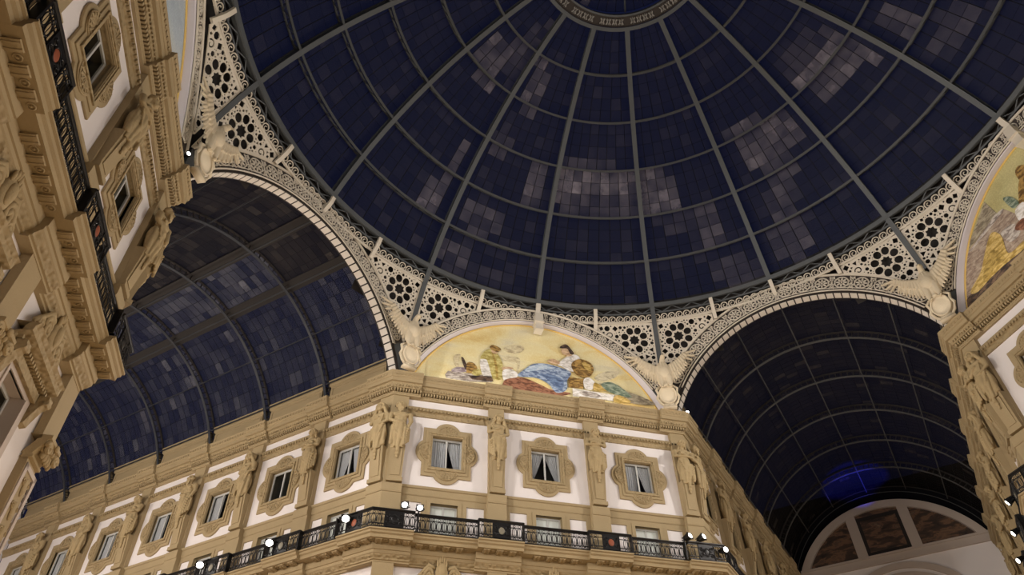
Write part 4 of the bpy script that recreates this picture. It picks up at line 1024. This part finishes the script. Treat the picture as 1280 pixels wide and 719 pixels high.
# wave-scroll frieze sectors
def frieze(az, label):
    mb = MB()
    n = 16; w = 22.5/n
    for sg in range(n):
        a0 = az+w*(sg+.5); pts = []
        if abs((a0-az+11.25) % 22.5) < .2: continue
        for k in range(17):
            t = k/16; r = .27*(1-.78*t); th = -pi/2+.5+t*2*pi*1.45
            pts.append(to_sphere(r*cos(th), r*sin(th)+.02, 27.0, a0, RS+.16))
        mb.tube([to_sphere(-.30, -.30, 27.0, a0, RS+.16)]+pts, .045, 5, r1=.025)
    N = 24
    for e_, h in ((26.42, .16), (26.22, .0)):
        pass
    mb.grid([[S(e, az+22.5*i/N, R_) for e, R_ in ((26.55, RS+.2), (26.55, RS+.10), (26.30, RS+.10), (26.24, RS+.2))] for i in range(N+1)])
    mb.grid([[S(e, az+22.5*i/N, R_) for e, R_ in ((26.75, RS+.24), (26.4, RS+.235))] for i in range(N+1)])
    o = mb.build('wave_scroll_frieze', M['cream']); c = S(26.5, az+11.25, RS); o.data.transform(T(*-c)); o.location = c
    tag(o, label, 'frieze', 'cream wave scrolls under the dome ring')
fl = {0: 'right mosaic, upper half', 22.5: 'right gallery arch, right half', 45: 'right gallery arch, left half', 67.5: 'middle mosaic, right half', 90: 'middle mosaic, left half', 112.5: 'left gallery arch, right half', 135: 'left gallery arch, left half', 157.5: 'left mosaic'}
for az, t in fl.items(): frieze(az, 'cream wave-scroll frieze under the dome ring above the '+t)
def bracket(az, label, e0, keystone=False):
    c = S(27, az, RS); a = radians(az); tv = Vector((-sin(a), cos(a), 0)); w = .30 if keystone else .24
    e = empty('curved_bracket', T(*c), label, 'bracket', 'cream brackets under the dome ring'); I = T(*-c)
    mb = MB(); n = 10; path = []
    for i in range(n+1):
        t = i/n; el = e0+(28.75-e0)*t; R_ = RS-.02-.10*sin(pi*t)-.12*t; p = S(el, az, R_); q = S(el, az, R_+.16)
        path.append([p-tv*w/2, p+tv*w/2, q+tv*w/2, q-tv*w/2])
    mb.strip(None, path); mb.build('bracket_strap', M['cream'], e, mw=I)
    if keystone:
        mb = MB(); zt = 34.35; d = 20.30
        n_ = Vector((cos(a), sin(a), 0))
        for (h0, h1, ww, dd) in ((33.55, 34.2, .26, .32), (33.45, 33.56, .31, .38), (32.95, 33.45, .24, .22), (32.88, 32.97, .28, .26)):
            i0 = len(mb.v)
            for z in (h0, h1):
                for sx in (-ww, ww):
                    for dy in (-dd, .35): mb.v.append(tuple(n_*(d+dy)+tv*sx+Vector((0, 0, z))))
            mb.f += [tuple(i0+k for k in f) for f in ((0, 1, 3, 2), (4, 6, 7, 5), (0, 4, 5, 1), (2, 3, 7, 6), (0, 2, 6, 4), (1, 5, 7, 3))]
        mb.build('keystone', M['cream'], e, mw=I)
for fa, nm in ((90, 'middle mosaic'), (45, 'right gallery arch'), (135, 'left gallery arch'), (0, 'right mosaic'), (180, 'left mosaic')):
    mos = fa in (90, 0, 180)
    bracket(fa, 'cream curved bracket at the crown of the '+nm, 26.0, mos)
    for s, wd in ((1, 'left'), (-1, 'right')): bracket(fa+s*11.35, 'cream curved bracket on the %s shoulder of the %s' % (wd, nm), 25.1)

# dark drum wall behind the arches and spandrels
mb = MB(); N = 96
ringband(mb, [se(14, RS+.75), se(20, RS+.72), se(26.0, RS+.72)], 96)
# cut away where the gallery mouths and lunettes open
keep = []
for f in mb.f:
    c = sum((Vector(mb.v[i]) for i in f), Vector())/4; ok = True
    for fa in (0, 45, 90, 135, 180, 225, 270, 315):
        n_ = Vector((cos(radians(fa)), sin(radians(fa)), 0)); 
        if c.dot(n_) > 14:
            u = c.dot(Vector((-n_.y, n_.x, 0))); 
            if sqrt(u*u+(c.z-24.9)**2) < 9.6 and c.dot(n_) > 20.0: ok = False
    if ok: keep.append(f)
mb.f = keep
tag(mb.build('wall_drum', M['drum']), 'dark wall behind the pierced panels under the dome', 'wall', kind='structure')

# ------------------------------------------------------------------ eagles
mb = MB()
mb.ell((0, 0, 2.95), (.50, .40, .55), sub=2); mb.ell((0, -.12, 2.75), (.40, .34, .5), sub=2)        # breast
for sg in (-1, 1):
    mb.cap((sg*.24, -.05, 2.55), (sg*.28, -.16, 1.75), .24, .15); mb.cap((sg*.28, -.16, 1.8), (sg*.27, -.24, 1.50), .11, .10)
    for q in (-1, 0, 1): mb.cap((sg*.27+q*.05, -.26, 1.5), (sg*.27+q*.13, -.42, 1.40), .05, .03)       # talons
mb.cap((0, .02, 2.4), (0, .12, 1.4), .26, .20)                                                        # tail
mb.cap((0, -.05, 3.3), (.06, -.22, 3.72), .22, .16); mb.ell((.10, -.30, 3.80), (.16, .22, .17), sub=2); mb.cap((.16, -.46, 3.80), (.20, -.62, 3.70), .075, .03)
for k in range(14):
    a = 2*pi*k/14; mb.cap((.26*cos(a), -.05+.24*sin(a), 3.35), (.40*cos(a), -.05+.34*sin(a), 2.95), .07, .04)
for sg in (-1, 1):
    mb.cap((sg*.35, .0, 3.1), (sg*1.0, -.02, 3.58), .20, .15); mb.cap((sg*1.0, -.02, 3.58), (sg*1.66, -.02, 4.18), .15, .07)
    for k in range(13):
        t = k/12; bx, bz = .38+1.22*t, 3.08+.72*t+.35*t*t; ang = radians(-88+42*t+(60*(t-.75)/.25 if t > .75 else 0)); L_ = 1.18-.72*t+(.25*(t-.75)/.25 if t > .75 else 0)
        mb.cap((sg*bx, -.02, bz), (sg*(bx+cos(ang)*L_), -.05+.06*(k % 2), bz+sin(ang)*L_), .115, .06)
    for k in range(9):
        t = k/8; bx, bz = .40+1.1*t, 3.12+.66*t+.3*t*t; ang = radians(-88+40*t); mb.cap((sg*bx, -.10, bz), (sg*(bx+cos(ang)*(.55-.3*t)), -.13, bz+sin(ang)*(.55-.3*t)), .12, .07)
EAG = fused(mb, 'eagle', M['eagle'], .026, 1)
mb = MB()
path = []
def oval(rx, rz, y, zc=.98): return [(rx*cos(2*pi*k/28), y, zc+rz*sin(2*pi*k/28)) for k in range(29)]
mb.grid([oval(.54, .70, .1), oval(.56, .72, -.10), oval(.50, .65, -.16), oval(.46, .60, -.08), oval(.28, .38, -.12), oval(.001, .001, -.14)])
mb.grid([oval(.001, .001, .1), oval(.54, .70, .1)])
mb.tube(oval(.50, .66, -.13)[:-1], .055, 6, True)
for sg in (-1, 1):
    mb.tube([(sg*.40, -.04, 1.66), (sg*.66, -.05, 1.42), (sg*.56, -.04, 1.10), (sg*.68, -.04, .80), (sg*.52, -.04, .42), (sg*.28, -.04, .16)], .085, 6)
mb.ell((0, -.15, 1.70), (.16, .12, .12)); mb.box(-.42, .42, -.18, .2, 0, .12); mb.box(-.3, .3, -.14, .2, .12, .3)
SHIELD = mb.mesh('shield', M['eagle'], True)
eag0 = None
for az, t in ((67.6, 'between the middle mosaic and the right gallery'), (113.4, 'between the left gallery and the middle mosaic'), (22.6, 'between the right gallery and the right mosaic'), (157.8, 'at the left corner beside the left gallery arch')):
    r = 20.95; mw = T(r*cos(radians(az)), r*sin(radians(az)), ZC) @ RZ(az-90)
    lab = 'cream eagle on an oval shield '+t
    if eag0 is None:
        eag0 = empty('eagle_sculpture', mw, lab, 'statue', 'eagles on the cornice corners'); link('eagle', EAG, eag0); link('shield', SHIELD, eag0)
    else: copy_tree(eag0, mw, lab)

# ------------------------------------------------------------------ barrel vaults of the galleries
def vault(key, gdeg, a_end, mt, label, pn, rnd, pale_share, thick):
    Fm = RZ(gdeg-90)                 # local: y along the gallery, x to the right
    e = empty('barrel_vault', Fm @ T(0, 20.9, ZC), label, 'vault', 'glazed gallery vaults'); I = T(0, -20.9, -ZC)
    c = 25.08
    def P(phi, y, r): return Vector((r*cos(radians(phi)), y, c+r*sin(radians(phi))))
    nb = int((a_end-21.15)/4.95+.5); PH = [17.5, 26.0, 47.5, 69.0, 90.2, 111.6, 133.0, 154.0, 162.5]
    for k in range(nb+1):
        y = 21.15+4.95*k; mb = MB(); n = 40; path = []; path2 = []
        for i in range(n+1):
            ph = 16.+148.*i/n
            path.append([P(ph, y-.09, 8.62), P(ph, y+.09, 8.62), P(ph, y+.09, 8.67), P(ph, y-.09, 8.67)]); path2.append([P(ph, y-.03, 8.66), P(ph, y+.03, 8.66), P(ph, y+.03, 9.12), P(ph, y-.03, 9.12)])
        mb.strip(None, path); rb = mb.build('rib', M['vaultiron' if mt == 'vaultpane' else 'vaultiron2'], e, mw=I); mb = MB()
        for i in range(56):          # open web of the rib
            ph = 17+146*i/55; mb.tube([P(ph, y, 8.66), P(ph, y, 9.12)], .035, 4)
        path3 = [[P(16.+148.*i/n, y-.07, 9.08), P(16.+148.*i/n, y+.07, 9.08), P(16.+148.*i/n, y+.07, 9.16), P(16.+148.*i/n, y-.07, 9.16)] for i in range(n+1)]
        mb.strip(None, path3); mb.build('rib_web', M['drum'], rb)
    for ph in PH[1:-1]:
        mb = MB(); mb.tube([P(ph, 20.9, 8.70), P(ph, a_end, 8.70)], .045, 5)
        if ph in thick:
            m3 = MB(); m3.strip(None, [[P(ph-2.4, y, 9.05), P(ph+2.4, y, 9.05), P(ph+2.4, y, 9.14), P(ph-2.4, y, 9.14)] for y in (20.9, a_end)]); m3.build('catwalk_board', M['drum'], e, mw=I)
        mb.build('purlin', M['vaultiron' if mt == 'vaultpane' else 'vaultiron2'], e, mw=I)
    R_ = random.Random(rnd)
    for k in range(nb):
        for j in range(8):
            p0, p1 = PH[j], PH[j+1]; nr = 4 if p1-p0 > 12 else 2; nc = 10; cells = []; paleness = []; lvl = pn(k, (p0+p1)/2)
            for r in range(nr):
                for i in range(nc):
                    y0 = 21.15+4.95*(k+i/nc); y1 = 21.15+4.95*(k+(i+1)/nc); q0 = p0+(p1-p0)*r/nr; q1 = p0+(p1-p0)*(r+1)/nr
                    cells.append((P(q0, y0, 9.2), P(q0, y1, 9.2), P(q1, y1, 9.2), P(q1, y0, 9.2)))
                    d = lvl*(.3+1.0*R_.random())
                    if R_.random() < pale_share: d += .25*R_.random()
                    paleness.append(min(.9, d))
            o = panes('glazing_panel', cells, paleness, 'brownpane' if (mt == 'vaultpane' and p0 > 88) or (mt == 'vaultpane' and k == 0 and p0 > 60) else mt, e); o.matrix_basis = I
    return e
def pnL(k, ph):      # pale level per bay of the left gallery vault (ph measured from its right wall)
    v = .13
    if 60 < ph < 90: v = .14
    if k == 0 and 26 < ph < 60: v = .15
    if k in (1, 2) and 70 < ph < 90: v = .26
    return v
vault('gL', 135, 56., 'vaultpane', 'dark glass barrel vault with thin iron ribs over the left gallery', pnL, 4, .16, (69.0, 90.2))
def pnR(k, ph): return .10 if 60 < ph < 130 and k == 0 else .05
vault('gR', 45, 50.3, 'brownpane', 'dark brown glass barrel vault over the right gallery', pnR, 9, .06, ())

# ------------------------------------------------------------------ end wall of the right gallery
Fe = RZ(-45) @ T(0, 50.2, 0)
o = empty('wall_back', Fe, 'end wall of the right gallery with three dark lunette paintings', 'wall', kind='structure')
mb = MB(); mb.box(-9.5, 9.5, .3, 1.2, 0, 28.1); mb.prism([(8.4*cos(math.asin(3.85/8.4)+(pi-2*math.asin(3.85/8.4))*k/40), 24.25+8.4*sin(math.asin(3.85/8.4)+(pi-2*math.asin(3.85/8.4))*k/40)) for k in range(41)], 'y', .3, .6); mb.build('plaster', M['plaster'], o)
mb = MB(); mb.box(-9.5, 9.5, .62, .8, 28.1, 34.6); mb.build('dark_gable', M['brownpane'], o)  # dark plate closing the gap above the arch
mb = MB(); ce, re = 24.3, 8.45; ci2, ri2 = 24.2, 7.85
def ringseg(mb, c, r0, r1, y0, y1, zb):
    a0 = math.asin((zb-c)/r1); n = 40
    mb.strip(None, [[(r0*cos(a), y0, max(zb, c+r0*sin(a))), (r1*cos(a), y0, c+r1*sin(a)), (r1*cos(a), y1, c+r1*sin(a)), (r0*cos(a), y1, max(zb, c+r0*sin(a)))] for a in [a0+(pi-2*a0)*k/n for k in range(n+1)]])
ringseg(mb, 24.25, 7.85, 8.5, .05, .32, 28.1)
mb.box(-7.6, 7.6, .1, .32, 27.5, 28.0); mb.box(-7.6, 7.6, .0, .32, 28.0, 28.18); mb.box(-7.6, 7.6, .05, .32, 27.38, 27.5)
mb.box(-2.62, -1.78, .08, .32, 28.18, 31.95); mb.box(1.78, 2.62, .08, .32, 28.18, 31.95)
ringseg(mb, 21.2, 5.5, 6.0, .1, .32, 22); ringseg(mb, 21.2, 4.9, 5.2, .15, .32, 22)
mb.build('moulding', M['paint'], o)
M['paintA'] = mosaic_mat('dark_painting', [(.30, (.02, .014, .01)), (.48, (.07, .04, .025)), (.56, (.20, .11, .06)), (.64, (.10, .06, .04)), (.75, (.30, .20, .12))], 3.0)
def lun(u0, u1, nm, label):
    pts = []; n = 14
    for k in range(n+1):
        u = u0+(u1-u0)*k/n; pts.append((u, 24.25+sqrt(max(0, 7.82**2-u*u))-.0))
    pts = [(u0, 28.18)]+[p for p in pts if p[1] > 28.18]+[(u1, 28.18)]
    me = filled(pts, [], .04, 0, M['paintA']); q = link(nm, me); q.matrix_world = Fe @ T(0, .28, 0); tag(q, label, 'painting', 'dark lunette paintings'); return q
lun(-6.75, -2.62, 'lunette_painting', 'dark wedge-shaped painting left of centre on the far end wall'); 
q = lun(-1.78, 1.78, 'lunette_painting', 'dark framed central painting on the far end wall')
mb = MB()
for a_, b_, c_, d_ in ((-1.78, 1.78, 28.18, 28.5), (-1.78, 1.78, 31.35, 31.65), (-1.78, -1.5, 28.5, 31.35), (1.5, 1.78, 28.5, 31.35)): mb.box(a_, b_, -.1, -.04, c_, d_)
fr = mb.build('painting_frame', M['drum'], q)
lun(2.62, 6.75, 'lunette_painting', 'dark wedge-shaped painting right of centre on the far end wall')
o = plain('gallery_end', 'LRt', -57.5, -56.2, 30, 'end wall far down the left gallery', 'plaster', -16, 17)

# ------------------------------------------------------------------ floodlights
def light(kind, loc, power, col, aim=None, size=.3, spot=90, blend=.6, name='floodlight_beam'):
    L = bpy.data.lights.new(name, kind); L.energy = power; L.color = col
    if kind == 'SPOT': L.spot_size = radians(spot); L.spot_blend = blend; L.shadow_soft_size = size
    elif kind == 'POINT': L.shadow_soft_size = size
    elif kind == 'AREA': L.shape = 'RECTANGLE'; L.size = size[0]; L.size_y = size[1]
    o = bpy.data.objects.new(name, L); COL.objects.link(o); o.location = loc; o['kind'] = 'helper'
    if aim is not None: o.rotation_euler = (Vector(aim)-Vector(loc)).to_track_quat('-Z', 'Y').to_euler()
    return o
mb = MB()
mb.frustum((-.13, .13, -.10, .10), (-.17, .17, -.14, .14), -.16, .12); mb.box(-.19, .19, -.16, .16, .12, .17)
for k in range(5): mb.box(-.12, .12, -.10+.045*k, -.085+.045*k, -.24, -.15)
HOUS = mb.mesh('housing', M['iron'])
mb = MB(); mb.tube([(-.21, 0, .02), (-.22, 0, -.25), (.22, 0, -.25), (.21, 0, .02)], .02, 5); mb.tube([(0, 0, -.25), (0, 0, -.42)], .03, 6); YOKE = mb.mesh('yoke', M['iron'])
mb = MB(); mb.ell((0, 0, .165), (.145, .13, .035), sub=2); LENS = mb.mesh('lens', M['lamp'], True)
fl0 = None
def flood(F_, u, ov, z, aim, label, size=1.0):
    global fl0
    p = F_ @ Vector((u, ov, z)); R_ = (Vector(aim)-p).to_track_quat('Z', 'Y').to_matrix().to_4x4(); mw = T(*p) @ R_ @ Matrix.Scale(size, 4)
    if fl0 is None:
        fl0 = empty('floodlight', mw, label, 'floodlight', 'black floodlights on balconies and cornice'); link('housing', HOUS, fl0); link('yoke', YOKE, fl0); link('lens', LENS, fl0); return fl0
    return copy_tree(fl0, mw, label)
CAMP = Vector((-11.4835, -14.0998, 1.6))
flood(F['C'], -7.80, -.30, 18.95, (-14, -8, 14), 'first of two floodlights on the rail at the left corner of the middle face')
flood(F['C'], -7.05, -.30, 18.90, (-12, -8, 12), 'second of the two floodlights on the rail by the left corner of the middle face')
flood(F['C'], 7.35, -.30, 18.95, (16, 0, 22), 'first floodlight on the rail near the right corner of the middle face')
flood(F['C'], 8.15, -.30, 18.98, (18, 2, 23), 'second floodlight on the rail near the right corner of the middle face')
flood(F['C'], 9.25, -.42, 18.35, (14, -6, 16), 'floodlight low on the railing at the right corner of the middle face')
for k in range(3): flood(F['LRt'], -(21.62+4.98*k), -.52, 18.40, CAMP, 'glaring floodlight on the left gallery railing, %s from the corner' % ORD[k], 1.25)
for k in range(3): flood(F['RRt'], -(22.1+3.9*k), -.55, 18.35, (10, 24, 10), 'black floodlight on the railing at the far right, %s from the corner' % ORD[k])
flood(F['C'], -8.15, .20, 27.62, (-16, -6, 20), 'small bright spotlight on the cornice below the middle-left eagle', .8)
flood(F['RL'], 20.6, .15, 27.62, (0, -8, 18), 'small bright spotlight on the cornice below the middle-right eagle', .7)
flood(F['RR'], -8.35, .15, 27.62, (-4, -10, 18), 'small bright spotlight on the cornice below the right eagle', .9)
flood(F['LL'], 7.0, .1, 27.62, (-6, -8, 20), 'small spotlight on the cornice below the left eagle', .6)

WARM = (1., .92, .845); NEUT = (1., .94, .885); AMB = (1., .74, .46)
K = .83
def Pt(key, u, ov, z): return F[key] @ Vector((u, ov, z))
# balcony floods throw their light across the octagon
for key, us in (('LL', (-7.5, 7.5)), ('RR', (-7.5, 7.5)), ('S', (-7.5, 7.5)), ('C', (-7.4, 7.4))):
    for u in us:
        p = Pt(key, u, -.9, 19.6)
        light('SPOT', p, {'S': 1000, 'C': 4800, 'RR': 5200}.get(key, 6500)*K, WARM, (p.x*-.25, p.y*-.25+ (6 if key in ('LL', 'RR') else 0), 24), .35, 120, .7)
# light on the middle and side faces from cornice corners
for key, u in (('LL', 8.3), ('RR', -8.3), ('S', -8.3), ('S', 8.3)):
    p = Pt(key, u, -.6, 26.9); light('SPOT', p, (7000 if key != 'S' else 900)*K, NEUT, (0, 12, 20) if key != 'S' else (0, 18, 22), .3, 110, .7)
for u, a in ((-4.5, (18, 1, 24)), (4.5, (18, 6, 24))):  # extra spots on the left balcony, added to brighten the right face
    light('SPOT', Pt('LL', u, -.8, 19.6), 5200*K, NEUT, a, .35, 70, .8)
for u in (-5.5, 5.5): light('SPOT', Pt('S', u, -.8, 26.9), 2600*K, NEUT, (u*.6, 20, 32), .3, 60, .8)
# uplights at the corners for eagles, spandrels, arches
for az in (22.6, 67.6, 113.4, 157.8, 202.5, -22.5):
    p = Vector((19.6*cos(radians(az)), 19.6*sin(radians(az)), 27.75)); light('SPOT', p, 30*K, NEUT, (p.x*1.09, p.y*1.09, 33), .12, 150, .6)
# cornice strips that wash the mosaics
for key in ('C', 'RR', 'LL'):
    for u in (-5.2, 0, 5.2):
        p = Pt(key, u, .12, 27.55); a = Pt(key, u*.8, 1.5, 32.0); light('AREA', p, 46*K, (1, .9, .76), a, (4.8, .12), name='cornice_strip_light')
# gallery floods, one per bay on each railing
for key in ('LRt', 'LL2', 'RL', 'RRt'):
    s = -1 if key in ('LRt', 'RRt') else 1
    for k in range(6 if key in ('LRt', 'LL2') else 4):
        u = s*(22.+4.95*k); p = Pt(key, u, -.8, 19.2); a = Pt(key, u+s*1., -14.5, 24.0)
        light('SPOT', p, (1750 if key in ('LRt', 'LL2') else 800)*K, WARM, a, .3, 130, .7)
# street level lamps
for p in ((0, 0, 5), (-13, 8, 5), (8, -13, 5), (13, 8, 5), (-14, -4, 5), (-24, 24, 5), (-34, 34, 5), (24, 24, 5), (0, 14, 5)):
    light('POINT', p, 550*K, AMB, None, .6, name='street_lamp')
# a blue spot in the right gallery that stains part of its vault
gy = RZ(-45); light('SPOT', gy @ Vector((0, 47.2, 28.5)), 3800*K, (.015, .03, 1.), gy @ Vector((-.6, 47.9, 34)), .1, 62, .35, name='blue_spot')

# ------------------------------------------------------------------ world, camera
w = bpy.data.worlds.new('night_sky'); SC.world = w; w.use_nodes = True
w.node_tree.nodes['Background'].inputs[0].default_value = (.16, .22, .80, 1); w.node_tree.nodes['Background'].inputs[1].default_value = .032
cam = bpy.data.cameras.new('camera'); co = bpy.data.objects.new('camera', cam); COL.objects.link(co)
co.location = CAMP; co.rotation_euler = (2.3439668, .0162478, -.2597069); co.rotation_mode = 'XYZ'
cam.sensor_width = 36; cam.lens = 907.536*36/1280; cam.clip_end = 400
SC.camera = co
SC.cycles.use_denoising = True
SC.view_settings.view_transform = 'Standard'; SC.view_settings.look = 'None'; SC.view_settings.exposure = 0; SC.view_settings.gamma = 1; SC.view_settings.use_curve_mapping = False
